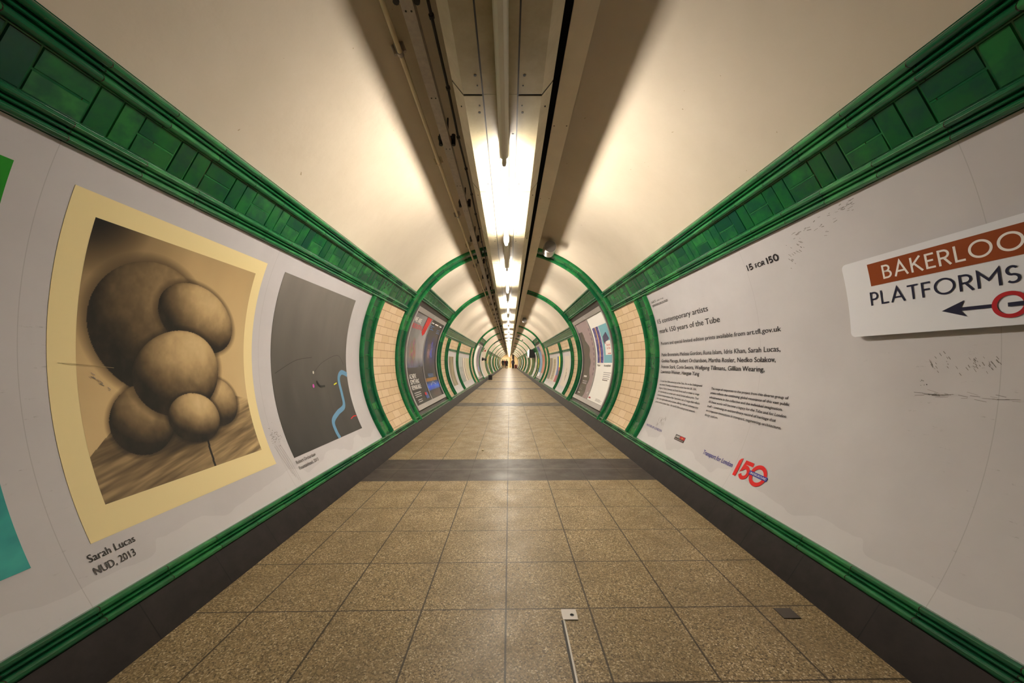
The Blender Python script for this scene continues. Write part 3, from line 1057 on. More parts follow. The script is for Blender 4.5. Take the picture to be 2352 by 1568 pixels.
t2 = ['The range of responses to the project from this diverse group of',
      'artists reflects the continuing global resonance of this vast public',
      'infrastructure in the collective and the individual imagination.',
      'All these works will become a legacy for the Tube and for London',
      'itself \u2013 continuing an extraordinary record of heritage that',
      'encompasses innovations in transport, engineering, architecture,',
      'design and art.']
for k, (t_, w_) in enumerate(zip(t2, (0.818, 0.835, 0.790, 0.830, 0.758, 0.815, 0.182))):
    cv.text(t_, 0.0, -0.284 - 0.0372 * k, 0.020, INK, width=w_, bold=0.019)
cv.done('wall_lettering', 'small black paragraph starting The range of responses on the right wall', 'lettering')
cv = Canvas(1, 3.955, 0.0015)
cv.text('MAYOR OF LONDON', 0.0, -0.785, 0.026, NAVY, width=0.385, bold=0.014)
cv.done('wall_lettering', 'small blue capitals at the foot of the right wall beside the pilaster', 'lettering')
rs2 = random.Random(11)
cv = Canvas(1, 3.80, 0.0012)
for k in range(16):
    x0_ = rs2.uniform(0.06, 0.2); y0_ = rs2.uniform(-0.74, -0.62)
    cv.stroke([(x0_, y0_), (x0_ + rs2.uniform(-0.03, 0.03), y0_ - rs2.uniform(0.02, 0.05))], 0.003, lin(95, 86, 80))
cv.done('scuff_mark', 'grey scratched scuff above the small blue capitals on the right wall', 'scuff')
cv = Canvas(1, 3.285, 0.0016)
cv.sheet(0, -0.793, 0.175, -0.742, lin(40, 30, 32), back=0.001)
cv.rect(0.004, -0.771, 0.088, -0.745, lin(24, 16, 20)); cv.rect(0.088, -0.771, 0.171, -0.745, lin(176, 20, 22))
cv.text('LINKS', 0.010, -0.768, 0.020, lin(235, 228, 220), width=0.074, bold=0.01)
cv.rect(0.010, -0.787, 0.165, -0.778, lin(120, 108, 102)); cv.rect(0.125, -0.764, 0.137, -0.755, lin(228, 190, 40))
cv.done('label_plate', 'little black and red logo label low on the right wall', 'label')
cv = Canvas(1, 2.79, 0.0015)
cv.text('Transport for London', 0.0, -0.803, 0.036, NAVY, width=0.368, bold=0.017)
cv.done('wall_lettering', 'blue line Transport for London low on the right wall', 'lettering')
cv = Canvas(1, 2.387, 0.0016)
S0 = -0.845
cv.poly([(0.000, S0), (0.034, S0), (0.034, S0 + 0.130), (0.014, S0 + 0.122), (0.0, S0 + 0.104)], RED)
cv.stroke([(0.150, S0 + 0.112), (0.078, S0 + 0.112), (0.070, S0 + 0.068)] + arc(0.096, S0 + 0.046, 0.036, 0.036, 105, -150, 18), 0.026, RED)
cv.stroke(arc(0.222, S0 + 0.062, 0.060, 0.056, 0, 360, 40)[:-1], 0.026, RED, close=True)
cv.rect(0.140, S0 + 0.050, 0.306, S0 + 0.075, lin(24, 28, 140))
cv.text('UNDERGROUND', 0.147, S0 + 0.0555, 0.0145, lin(240, 236, 234), width=0.152, bold=0.012)
cv.mb.v = [(a, 2.387 + (b - 2.387) * 0.93, c) for a, b, c in cv.mb.v]
cv.done('logo', 'red 150 logo with a blue bar low on the right wall', 'logo')

# --- dirt rubbed onto the wall panels
def scuff(side, y0, strokes, label, off=0.0009):
    c = Canvas(side, y0, off)
    for pts_, w_, col_ in strokes:
        c.stroke([((q[0] - y0) * (1 if side < 0 else -1), q[1]) for q in pts_], w_, col_, lift=0.0)
    return c.done('scuff_mark', label, 'scuff')
def dabs(r_, n_, fy, fs, L, w, dark, drift=0.0):
    out = []
    for k in range(n_):
        y_, q = fy(r_), 0
        s_ = fs(r_, y_)
        l_ = L * r_.uniform(0.4, 1.3); t = dark + r_.uniform(-14, 22)
        out.append(([(y_, s_), (y_ + l_, s_ + drift * l_ + r_.uniform(-0.3, 0.3) * l_)], w * r_.uniform(0.5, 1.4), lin(t, t * 0.93, t * 0.88)))
    return out
ra = random.Random(21)
scuff(1, 1.6, dabs(ra, 34, lambda r: r.uniform(1.6, 1.98), lambda r, y: 0.700 - (y - 1.6) * 0.10 + r.gauss(0, 0.012) - 0.012, 0.020, 0.0022, 112, -0.1)
      + dabs(ra, 26, lambda r: r.uniform(1.93, 2.06), lambda r, y: 0.615 - (y - 1.93) * 0.75 + r.gauss(0, 0.03), 0.010, 0.0026, 112, 1.0)
      + dabs(ra, 7, lambda r: r.uniform(1.70, 1.80), lambda r, y: 0.62 + r.gauss(0, 0.02), 0.018, 0.0018, 112),
      'broken grey scuff line under the green frieze near the top of the right wall')
scuff(1, 1.17, dabs(ra, 22, lambda r: r.uniform(1.17, 1.46), lambda r, y: -0.188 + r.gauss(0, 0.006), 0.035, 0.0014, 118, -0.02)
      + dabs(ra, 6, lambda r: r.uniform(1.38, 1.46), lambda r, y: -0.190 + r.gauss(0, 0.002), 0.03, 0.0022, 84, 0.0)
      + dabs(ra, 46, lambda r: r.choice((1.25, 1.30, 1.37, 1.42)) + r.gauss(0, 0.014), lambda r, y: -0.072 + r.gauss(0, 0.018), 0.006, 0.0018, 112, 1.5)
      + dabs(ra, 8, lambda r: 1.452 + r.gauss(0, 0.006), lambda r, y: r.choice((-0.137, -0.152)) + r.gauss(0, 0.002), 0.004, 0.003, 88, 0.3),
      'dark rubbed streaks and dabs below the platform sign on the right wall')
scuff(-1, 2.40, dabs(ra, 60, lambda r: 2.43 + r.gauss(0, 0.025), lambda r, y: -0.575 + r.gauss(0, 0.03), 0.010, 0.0022, 112)
      + [([(2.395 + 0.02 * k, -0.64), (2.42 + 0.022 * k, -0.74 - 0.01 * k), (2.445 + 0.012 * k, -0.86 - 0.03 * k)], 0.0016, lin(118, 108, 104)) for k in range(4)],
      'grey smear with trailing scratches between the two posters on the left wall')
scuff(-1, 1.336, [([(1.336, -0.062), (1.42, -0.069), (1.526, -0.084)], 0.0014, lin(150, 132, 92)), ([(1.35, -0.066), (1.45, -0.078)], 0.001, lin(160, 142, 100))]
      + dabs(ra, 12, lambda r: r.uniform(1.43, 1.50), lambda r, y: -0.109 - (y - 1.43) * 0.8 + r.gauss(0, 0.006), 0.012, 0.002, 116, -0.8),
      'thin scratch across the left edge of the cream-bordered sepia poster', off=0.0036)

# --- enamelled direction sign on the right wall
K = (R - 0.034) / R
sg = empty('direction_sign', P(1, 1.30, 0.24, 0.02), 'white enamelled platform sign with brown band on the right wall', 'sign')
SO = np.array(sg.location)
def rounded(x0, s0, x1, s1, r):
    out = []
    for cx_, cy_, a in ((x1 - r, s1 - r, 0), (x0 + r, s1 - r, 90), (x0 + r, s0 + r, 180), (x1 - r, s0 + r, 270)):
        out += [(cx_ + r * cos(radians(a + 15 * k)), cy_ + r * sin(radians(a + 15 * k))) for k in range(7)]
    return out
class SignCanvas(Canvas):
    def pt(self, x, s, lift):
        return tuple(np.array(super().pt(x, s, lift)) - SO)
SY = 1.770 * K
cv = SignCanvas(1, SY, 0.034)
wS = SY - 0.80
m = cv.mb
# plate: strips across the height so that it follows the lining
n = 16; rr = 0.022
def xlim(s):
    d = 0
    for e_ in (0.0635 + rr - s, s - (0.4215 - rr)):
        if e_ > 0: d = rr - math.sqrt(max(0, rr * rr - e_ * e_))
    return d
sl = [0.0635, 0.065, 0.069, 0.075, 0.0855] + [0.0855 + (0.3995 - 0.0855) * k / n for k in range(1, n)] + [0.3995, 0.41, 0.416, 0.420, 0.4215]
rows = []
for s_ in sl:
    d = xlim(s_)
    rows.append([m.vert(cv.pt(x, s_, l_), (0, 0), PAPER) for x, l_ in ((d, 0), (wS - d, 0), (wS - d, -0.014), (d, -0.014))])
for k in range(len(rows) - 1):
    for q in range(4):
        m.face((rows[k][q], rows[k][(q + 1) % 4], rows[k + 1][(q + 1) % 4], rows[k + 1][q]))
m.face(rows[0]); m.face(rows[-1])
m.build('plate', WHITE, sg)
cv = SignCanvas(1, SY, 0.0345)
bx = SY - 1.648 * K
cv.rect(bx, 0.292, SY - 1.075 * K, 0.3935, lin(134, 56, 2))
stroke_text(cv, 'BAKERLOO', SY - 1.590 * K, 0.3125, 0.0615, lin(236, 230, 226), width=(1.590 - 1.150) * K, t=0.125, gap=0.16)
stroke_text(cv, 'PLATFORMS', SY - 1.660 * K, 0.203, 0.062, DNAVY, width=(1.660 - 1.172) * K, t=0.115, gap=0.14)
ax = SY - 1.394 * K
cv.poly([(ax, 0.139), (ax + 0.070, 0.170), (ax + 0.058, 0.1445), (ax + 0.058, 0.1325), (ax + 0.074, 0.1085)], DNAVY)
cv.stroke([(ax + 0.050, 0.1385), (ax + 0.150, 0.1365)], 0.0125, DNAVY)
cv.stroke(arc(ax + 0.187, 0.1345, 0.0385, 0.0385, 0, 360, 40)[:-1], 0.0135, lin(170, 10, 26), close=True)
cv.rect(ax + 0.182, 0.1275, ax + 0.33, 0.1415, DNAVY)
o = cv.mb.build('lettering', PRINT, sg); o['label'] = 'brown band, white and navy lettering, arrow and red ring'
m = MB()
for yy in (SY - 0.1, 0.95):
    for s_ in (0.12, 0.36):
        a = np.array(P(1, yy, s_, 0.001)) - SO; b = np.array(P(1, yy, s_, 0.0205)) - SO
        m.tube([a, b], 0.012, 10)
m.build('mounting_stud', BLACK, sg)

# --- poster frames
def frame(side, y0, y1, label, split):
    s0, s1 = D(-30.0), D(30.7)
    e = empty('advertising_panel', P(side, (y0 + y1) / 2, s0, 0.0), label, 'advertising panel', 'double advertising panels')
    E0 = np.array(e.location)
    m = MB()
    def rnd_bar(ya, yb, sa, sb, name, h=0.030):
        mm = MB(); prof = [(ya, 0.0), (ya, h - 0.006), (ya + 0.006, h), (yb - 0.006, h), (yb, h - 0.006), (yb, 0.0)]
        sweep_round(mm, side, prof, sa, sb)
        mm.v = [tuple(np.array(p) - E0) for p in mm.v]
        return mm
    for (ya, yb) in ((y0, y0 + 0.05), (y1 - 0.05, y1)):
        rnd_bar(ya, yb, s0, s1, 'f').build('frame_side', ALU, e, smooth=30)
    for (sa, sb, nm) in ((s0, s0 + 0.085, 'frame_bottom'), (s1 - 0.085, s1, 'frame_top')):
        rnd_bar(y0 + 0.05, y1 - 0.05, sa, sb, nm, 0.028).build(nm, ALU, e, smooth=30)
    top = [c for c in e.children if c.name.startswith('frame_top')][0]
    m = MB(); a_ = np.array(P(side, (y0 + y1) / 2, s1 - 0.045, 0.026)) - E0; b_ = np.array(P(side, (y0 + y1) / 2, s1 - 0.045, 0.034)) - E0
    m.tube([a_, b_], 0.016, 12); m.build('lock', WHITE, top, smooth=40)
    if split:
        rnd_bar(split - 0.015, split + 0.015, s0 + 0.085, s1 - 0.085, 'd', 0.02).build('divider', ALU, e, smooth=30)
    m = MB()
    sweep_round(m, side, [(y0 + 0.05, -0.008), (y0 + 0.05, 0.004), (y1 - 0.05, 0.004), (y1 - 0.05, -0.008)], s0 + 0.085, s1 - 0.085)
    m.v = [tuple(np.array(p) - E0) for p in m.v]
    m.build('backing_board', DARKWALL, e)
    return e
PB, PT = D(-30.0) + 0.09, D(30.7) - 0.09
PH = PT - PB
frame(-1, 5.74, 8.17, 'grey double poster frame on the left past the first green arch', 6.95)
frame(1, 5.74, 8.17, 'grey double poster frame on the right past the first green arch', 6.95)

def bars(cv, x0, x1, s, h, n, gap, col, rag=0.25, seed=1):
    r_ = random.Random(seed)
    for k in range(n):
        cv.rect(x0, s - k * gap, x0 + (x1 - x0) * (1 - r_.random() * rag), s - k * gap + h, col, lift=0.002)

def V(v): return PB + v * PH
# recruiting poster
def recruit(u, v):
    g = fbm(u * 7 + v * 2, v * 9)
    if v > 0.40:
        t = 95 + 120 * (0.55 * u + 0.3 * g) * (1 - abs(v - 0.7) * 0.9)
        c = (t, t * 0.97, t * 0.99)
        d = ((u - 0.35) / 0.16) ** 2 + ((v - 0.56) / 0.15) ** 2
        if d < 1.4:
            k = max(0, 1 - d / 1.4) ** 0.5
            q = (70 + 120 * fbm(u * 26, v * 20), 56 + 96 * fbm(u * 22, v * 26), 60 + 80 * fbm(u * 30, v * 30))
            c = tuple(c[i] * (1 - k) + q[i] * k for i in range(3))
        if v < 0.52:
            k = (0.52 - v) / 0.12; q = (66 + 120 * max(0, g - 0.5), 64 + 100 * max(0, g - 0.45), 84 + 130 * max(0, g - 0.45))
            c = tuple(c[i] * (1 - k) + q[i] * k for i in range(3))
    else:
        k = max(0, (v - 0.33) / 0.07)
        c = tuple(46 + k * 40 * g + z for z in (0, -1, 2))
    return lin(*c)
cv = Canvas(-1, 5.80, 0.009)
W = 1.13
cv.sheet(0, PB, W, PT, lin(46, 44, 46)); cv.paint(0, PB, W, PT, 70, 120, recruit)
WH = lin(236, 232, 228)
cv.text('WE ARE', 0.07, V(0.895), 0.085, WH, width=0.42, bold=0.02)
cv.text('RECRUITING', 0.07, V(0.825), 0.085, lin(200, 40, 44), width=0.66, bold=0.02)
cv.poly([(0.78, V(1.0)), (1.11, V(1.0)), (0.98, V(0.80)), (0.86, V(0.77)), (0.74, V(0.81))], lin(204, 24, 28), lift=0.0015)
bars(cv, 0.82, 0.98, V(0.95), 0.022, 5, 0.045, WH, 0.4, 4)
cv.text('ACHIEVE', 0.12, V(0.285), 0.085, WH, width=0.42, bold=0.03)
cv.text('SOMETHING', 0.12, V(0.225), 0.085, WH, width=0.56, bold=0.03)
cv.text('REMARKABLE', 0.12, V(0.165), 0.085, WH, width=0.60, bold=0.03)
bars(cv, 0.16, 0.60, V(0.125), 0.014, 3, 0.035, lin(190, 186, 184), 0.1, 5)
bars(cv, 0.22, 0.58, V(0.045), 0.014, 2, 0.035, lin(190, 186, 184), 0.3, 6)
cv.rect(0.80, V(0.03), 1.02, V(0.105), lin(52, 74, 150)); cv.rect(0.80, V(0.072), 0.93, V(0.105), lin(198, 40, 52))
bars(cv, 0.82, 1.0, V(0.055), 0.014, 2, 0.025, WH, 0.2, 7)
cv.done('poster', 'recruiting poster with a red corner flash in the nearer half of left frame', 'poster', GLOSSPRINT)
# film poster
def film(u, v):
    g = fbm(u * 9, v * 14)
    c = [24, 21, 26]
    if v > 0.33:
        for cx_, w_, q in ((0.36, 0.17, (176, 132, 140)), (0.60, 0.16, (60, 66, 190)), (0.12, 0.14, (44, 76, 150)), (0.85, 0.12, (40, 52, 130))):
            k = max(0, 1 - ((u - cx_) / w_) ** 2 - ((v - 0.60) / 0.26) ** 2) * (0.3 + 0.9 * g)
            c = [c[i] + (q[i] - c[i]) * min(1, k) for i in range(3)]
    elif 0.105 < v < 0.215:
        k = 1 - abs(v - 0.15) / 0.07
        c = [24 + 60 * max(0, g - 0.4), 50 + 90 * g * max(0, k), 90 + 150 * max(0, k)]
    return lin(*c)
cv = Canvas(-1, 6.968, 0.009)
W = 1.145
cv.sheet(0, PB, W, PT, lin(24, 21, 26)); cv.paint(0, PB, W, PT, 60, 120, film)
for x0_, x1_ in ((0.06, 0.26), (0.36, 0.66), (0.8, 1.0)): cv.rect(x0_, V(0.955), x1_, V(0.968), WH, lift=0.002)
bars(cv, 0.05, 0.40, V(0.92), 0.012, 3, 0.035, lin(70, 110, 170), 0.4, 8)
bars(cv, 0.72, 1.08, V(0.90), 0.012, 3, 0.035, lin(60, 84, 140), 0.4, 9)
bars(cv, 0.30, 0.85, V(0.305), 0.014, 3, 0.028, lin(70, 100, 150), 0.2, 10)
cv.rect(0.06, V(0.22), 1.08, V(0.258), lin(176, 120, 10), lift=0.0012)
cv.text('PREDESTINATION', 0.08, V(0.224), 0.050, lin(40, 22, 6), width=0.98, bold=0.01, lift=0.0018)
bars(cv, 0.30, 0.90, V(0.07), 0.014, 2, 0.05, lin(120, 34, 28), 0.2, 12)
cv.stroke([(0.35, V(0.165)), (0.57, V(0.205)), (0.85, V(0.165))], 0.008, lin(190, 210, 235), lift=0.002)
cv.done('poster', 'dark blue film poster with an orange title in the farther half of left frame', 'poster', GLOSSPRINT)
# right frame, nearer: white gallery pass poster (reads towards the viewer)
cv = Canvas(1, 6.93, 0.009)
W = 1.13
cv.sheet(0, PB, W, PT, lin(250, 246, 242))
def indigo(u, v):
    g = fbm(u * 12, v * 22)
    if abs(u - 0.5 - 0.06 * (v - 0.5)) < 0.07: return lin(232, 150 + 40 * g, 110)
    k = max(0, g - 0.5) * 2
    return lin(52 + 120 * k, 44 + 110 * k, 130 + 60 * k)
cv.paint(0.10, V(0.455), 0.53, V(0.87), 40, 90, indigo)
cv.rect(0.56, V(0.455), 1.13, V(0.87), lin(112, 176, 194))
def navyp(u, v):
    g = fbm(u * 16, v * 16); return lin(44 + 40 * g, 42 + 30 * g, 88 + 30 * g)
cv.poly([(0.66, V(0.745)), (0.90, V(0.785)), (1.02, V(0.71)), (0.74, V(0.66))], lin(54, 50, 98), lift=0.0018)
cv.poly([(0.66, V(0.745)), (0.74, V(0.66)), (0.70, V(0.64)), (0.64, V(0.70))], lin(40, 36, 76), lift=0.0018)
cv.rect(0.70, V(0.54), 1.06, V(0.69), lin(244, 238, 234), lift=0.0024)
cv.text('National', 0.80, V(0.635), 0.042, lin(196, 30, 50), width=0.22, bold=0.012, lift=0.003)
cv.text('Art Pass', 0.80, V(0.600), 0.042, lin(196, 30, 50), width=0.22, bold=0.012, lift=0.003)
cv.rect(0.73, V(0.665), 0.79, V(0.675), lin(150, 40, 60), lift=0.003); cv.rect(0.84, V(0.55), 1.03, V(0.558), lin(190, 80, 90), lift=0.003)
cv.text('Mission', 0.12, V(0.415), 0.042, lin(40, 36, 40), width=0.19, bold=0.02, lift=0.002)
cv.text('Accomplished', 0.58, V(0.415), 0.042, lin(40, 36, 40), width=0.42, bold=0.02, lift=0.002)
bars(cv, 0.60, 1.07, V(0.345), 0.012, 4, 0.035, lin(150, 146, 150), 0.15, 14)
cv.rect(0.60, V(0.262), 0.93, V(0.270), lin(90, 60, 70), lift=0.002)
cv.rect(0.06, V(0.022), 0.22, V(0.040), lin(170, 70, 84), lift=0.002)
bars(cv, 0.58, 1.0, V(0.045), 0.006, 4, 0.013, lin(170, 166, 166), 0.3, 15)
cv.done('poster', 'white museum pass poster with indigo and teal pictures in right frame', 'poster', GLOSSPRINT)
# right frame, farther: mauve poster with a dark head
def mauve(u, v):
    edge = 0.60 + 0.10 * sin(v * 9.0) * (0.6 - v) + 0.04 * sin(v * 31)
    lim = edge - max(0, v - 0.62) * 1.15
    if v < 0.88 and u < lim + 0.06 * (fbm(3, v * 12) - 0.5):
        g = fbm(u * 8, v * 10)
        k = max(0, 1 - ((u - 0.36) / 0.17) ** 2 - ((v - 0.60) / 0.16) ** 2) * max(0, g - 0.25)
        return lin(62 + 110 * k, 54 + 104 * k, 50 + 120 * k)
    t = fbm(u * 3, v * 3)
    return lin(150 + 10 * t, 128 + 8 * t, 132 + 8 * t)
cv = Canvas(1, 8.113, 0.009)
W = 1.145
cv.sheet(0, PB, W, PT, lin(150, 128, 132)); cv.paint(0, PB, W, PT, 70, 110, mauve)
for k in range(10):
    cv.rect(0.96, V(0.30 + 0.062 * k), 1.05, V(0.335 + 0.062 * k), lin(126, 106, 112), lift=0.0015)
cv.rect(0.22, V(0.262), 0.50, V(0.285), lin(222, 216, 214), lift=0.0015)
bars(cv, 0.22, 0.66, V(0.20), 0.03, 2, 0.045, lin(130, 120, 126), 0.1, 16)
bars(cv, 0.20, 0.50, V(0.13), 0.010, 3, 0.035, lin(108, 98, 98), 0.2, 17)
cv.rect(0.14, V(0.035), 0.34, V(0.048), lin(210, 204, 200), lift=0.0015); cv.rect(0.98, V(0.06), 1.02, V(0.085), lin(210, 204, 200), lift=0.0015)
cv.done('poster', 'mauve poster with a dark head in profile in right frame', 'poster', GLOSSPRINT)

# --- prints in the long bay C
def simple(side, y_start, w, sb, st, fn, label, nu=24, nv=40, edge=lin(120, 112, 100), mat=None, off=0.0012):
    c = Canvas(side, y_start, off)
    c.sheet(0, sb, w, st, edge); c.paint(0, sb, w, st, nu, nv, fn)
    return c.done('poster', label, 'poster', mat)
def olive(u, v):
    g = fbm(u * 5 + v * 3, v * 7); k = max(0, 1 - abs(u - 0.55 + 0.12 * sin(v * 7)) / 0.2) * g
    return lin(118 + 70 * k, 106 + 64 * k, 78 + 50 * k)
simple(-1, 9.98, 0.82, -0.74, 0.12, olive, 'olive brown abstract print on the left in the bay past the frames')
def misty(u, v):
    g = fbm(u * 14, v * 14); t = 172 - 62 * max(0, 0.62 - v) * (0.6 + g) - (40 if 0.44 < v < 0.62 and g > 0.52 else 0)
    return lin(t * 0.97, t, t * 0.99)
simple(-1, 11.78, 0.98, -0.74, 0.14, misty, 'pale grey misty print just past a green pilaster on the left')
def wbands(u, v):
    x = u + 0.10 * (0.5 - v) ** 2
    if x < 0.14: return lin(70, 62, 50)
    if x < 0.48: return lin(226, 216, 200)
    if x < 0.62 + 0.1 * (1 - v): return lin(120, 104, 82)
    return lin(196, 184, 156)
simple(-1, 12.88, 0.95, -0.74, 0.12, wbands, 'cream and brown striped print second past the green pilaster on the left')
def sketch(u, v):
    g = fbm(u * 20, v * 20); return lin(190 - 40 * max(0, g - 0.55), 180 - 40 * max(0, g - 0.55), 156 - 30 * g)
simple(-1, 13.92, 0.92, -0.74, 0.12, sketch, 'beige pencil sketch print farthest of three on the left grey panel')
def sprout(u, v):
    d = abs(u - 0.60 + 0.18 * (v - 0.3)) / 0.08 + abs(v - 0.38) / 0.26
    g = fbm(u * 14, v * 20)
    if d < 1.05 and g > 0.38: return lin(140 - 50 * (1 - v), 140 - 60 * (1 - v) * 1.2, 80)
    return lin(208, 196, 184)
simple(1, 10.95, 0.95, -0.76, 0.14, sprout, 'white print with a small green sprig on the right past the frames')
def redblue(u, v):
    if u < 0.16: return lin(214, 208, 200)
    if u < 0.55: return lin(64, 96, 158) if v > 0.25 else lin(168, 44, 60)
    if v > 0.58: return lin(232, 224, 44)
    if v > 0.46: return lin(196, 82, 40)
    return lin(96, 54, 56)
simple(1, 12.72, 0.96, -0.74, 0.16, redblue, 'blue, yellow and red block print on the right past a green pilaster')
def ladder(u, v):
    if u < 0.2 or u > 0.85 or v < 0.06 or v > 0.93: return lin(196, 188, 160)
    return lin(120, 104, 80) if (v * 17) % 1 < 0.62 else lin(176, 164, 134)
simple(1, 13.80, 0.92, -0.74, 0.13, ladder, 'cream print with a brown ladder pattern on the right grey panel', nv=80)
def umber(u, v):
    g = fbm(u * 4, v * 6); return lin(104 + 60 * (g if u < 0.5 else 0.2), 92 + 52 * (g if u < 0.5 else 0.2), 72 + 36 * g)
simple(1, 14.85, 0.90, -0.72, 0.13, umber, 'dull brown print farthest of three on the right grey panel')

# --- frames and posters in the short bay D
frame(-1, 16.7, 19.6, 'grey poster frame on the left between the third and fourth arches', 18.15)
frame(1, 16.7, 19.6, 'grey poster frame on the right between the third and fourth arches', 18.15)
simple(-1, 16.76, 1.37, PB, PT, lambda u, v: lin(246, 244, 240) if u < 0.7 or v > 0.9 else lin(220, 216, 214), 'plain white poster in the distant left frame', edge=lin(240, 238, 235), off=0.009)
def dgrey(u, v):
    if v < 0.16: return lin(128, 110, 96)
    if v < 0.34: return lin(104, 122, 172) if u > 0.3 else lin(176, 140, 84)
    g = fbm(u * 6, v * 9); return lin(96 + 40 * g, 90 + 36 * g, 104 + 40 * g)
simple(-1, 18.18, 1.36, PB, PT, dgrey, 'slate grey poster with a blue patch in the distant left frame', off=0.009)
def rust(u, v):
    if v < 0.14: return lin(236, 230, 230) if (u * 3) % 1 > 0.4 else lin(70, 66, 80)
    g = fbm(u * 7, v * 11); return lin(150 + 60 * g, 78 + 60 * g, 52 + 60 * g) if v < 0.72 else lin(180, 150, 130)
simple(1, 18.12, 1.36, PB, PT, rust, 'rust red poster in the distant right frame', off=0.009)
def skyb(u, v):
    if v < 0.14: return lin(240, 238, 244)
    g = fbm(u * 6, v * 8); return lin(90 + 90 * g * v, 130 + 50 * g, 176 + 30 * g) if v < 0.85 else lin(70, 70, 120)
simple(1, 19.54, 1.36, PB, PT, skyb, 'sky blue poster in the distant right frame', off=0.009)

# --- far bays: posters
FAR = [  # side, y near edge, width, bottom, top, colour, accent, label
    (1, 20.35, 0.7, -0.36, 0.18, (206, 190, 20), (190, 90, 40), 'small yellow poster on the right just past the fourth arch'),
    (1, 21.7, 0.8, -0.76, 0.30, (206, 190, 182), (150, 120, 110), 'pale pink strip poster on the right beyond the yellow one'),
    (1, 22.9, 0.5, -0.76, 0.36, (236, 232, 226), (180, 180, 176), 'white strip poster on the right under the projecting box sign'),
    (-1, 25.99, 0.0, 0, 0, None, None, ''),
    (-1, 26.4, 1.0, -0.1, 0.42, (204, 158, 48), (220, 196, 70), 'orange and yellow poster on the left past the cream wall'),
    (-1, 26.4, 1.0, -0.86, -0.14, (92, 98, 160), (60, 66, 120), 'blue poster below the orange one on the left past the cream wall'),
    (1, 26.4, 1.3, -0.78, 0.34, (226, 222, 214), (190, 186, 176), 'white poster on the right past the fifth arch'),
    (-1, 28.0, 0.9, -0.7, 0.3, (150, 140, 104), (190, 180, 130), 'mustard grey poster far down the left wall'),
    (1, 32.2, 1.6, -0.7, 0.3, (214, 206, 190), (160, 150, 130), 'pale cream poster far down the right wall'),
    (-1, 32.2, 1.6, -0.7, 0.3, (140, 136, 116), (110, 106, 92), 'grey green poster very far down the left wall'),
]
for side, y, w, sb, st, c_, a_, lb in FAR:
    if c_ is None: continue
    def fn(u, v, c_=c_, a_=a_):
        return lin(*a_) if (0.3 < v < 0.55 and 0.2 < u < 0.8) else lin(*c_)
    simple(side, y if side < 0 else y + w, w, sb, st, fn, lb, 12, 20)

# projecting box sign on the right beyond the fourth arch
bs = empty('box_sign', (1.40, 22.6, 1.62), 'projecting box sign with white side on the right beyond the fourth arch', 'sign')
m = MB(); m.box(-0.14, 0.19, 0, 1.8, -0.26, 0.27); m.build('case', BLACK, bs)
m = MB(); m.box(-0.156, -0.141, 0.01, 1.79, -0.25, 0.26); m.build('face_panel', WHITE, bs)
# fittings on the cream stretch of the left wall
for y, lb in ((21.95, 'black half dome fitting on the cream left wall, nearer of two'), (24.33, 'black half dome fitting on the cream left wall, farther of two')):
    m = MB()
    c_ = np.array(P(-1, y, 0.17, 0.0)); n = 10
    def dome(i, j):
        a = 2 * pi * i / 14; b = pi / 2 * j / 5
        return ((c_[0] + 0.16 * sin(b), c_[1] + 0.14 * cos(b) * cos(a), c_[2] + 0.11 * cos(b) * sin(a)), (0, 0))
    m.grid(dome, 14, 5)
    thing(m.build('wall_dome', BLACK, smooth=40), lb, 'fitting', 'domes on the cream wall')
m = MB(); c_ = P(-1, 22.3, 0.72, 0.0); m.box(c_[0] - 0.02, c_[0] + 0.07, 22.24, 22.40, c_[2] - 0.05, c_[2] + 0.05)
al = m.build('alarm_box', mk_plain('red_plastic', (0.42, 0.01, 0.01), 0.4))
thing(al, 'small red box on the cream left wall above the black domes', 'alarm box')
m = MB(); m.tube([(c_[0] + 0.07, 22.32, c_[2]), (c_[0] + 0.078, 22.32, c_[2])], 0.028, 12); m.build('push_disc', mk_plain('white_disc', (0.6, 0.6, 0.6), 0.4), al)
bx_ = empty('floor_box', (-1.17, 21.9, 0.0), 'black box standing on the floor at the foot of the cream left wall', 'box')
m = MB(); m.box(-0.11, 0.11, -0.18, 0.18, 0.0, 0.27); m.build('body', BLACK, bx_)
m = MB(); m.box(-0.12, 0.12, -0.19, 0.19, 0.27, 0.295); m.build('lid', BLACKCABLE, bx_)
# cameras on the vault
def cctv(x, y, label):
    zt = ZC + math.sqrt(R * R - x * x)
    e = empty('cctv_camera', (x, y, zt - 0.005), label, 'camera', 'cameras on the vault')
    m = MB(); m.tube([(0, 0, 0.0), (0, 0, -0.05)], 0.04, 12); m.tube([(0, 0, -0.04), (0, 0, -0.12)], 0.014, 8); m.build('mount', BLACK, e, smooth=40)
    m = MB(); m.box(-0.035, 0.035, -0.16, 0.10, -0.19, -0.12); m.build('housing', BATTEN, e)
    m = MB(); m.tube([(0, -0.175, -0.155), (0, -0.158, -0.155)], 0.028, 12); m.build('lens', BLACK, e, smooth=40)
    return e
cctv(0.86, 23.4, 'white camera with dark lens on the right of the far vault')
cctv(-0.72, 23.9, 'white camera on dark mount on the left of the far vault')
# dark cable loop crossing the vault to the left camera
m = MB(); pts = [P(1, 24.0 - 0.2 * sin(k), (pi / 2 + radians(12 + 3.2 * k)) * R, 0.105) for k in range(10)]
m.tube(pts, 0.028, 8)
thing(m.build('cable_bundle', BLACKCABLE, smooth=50), 'black cable bundle crossing the far vault on the left', 'cable')

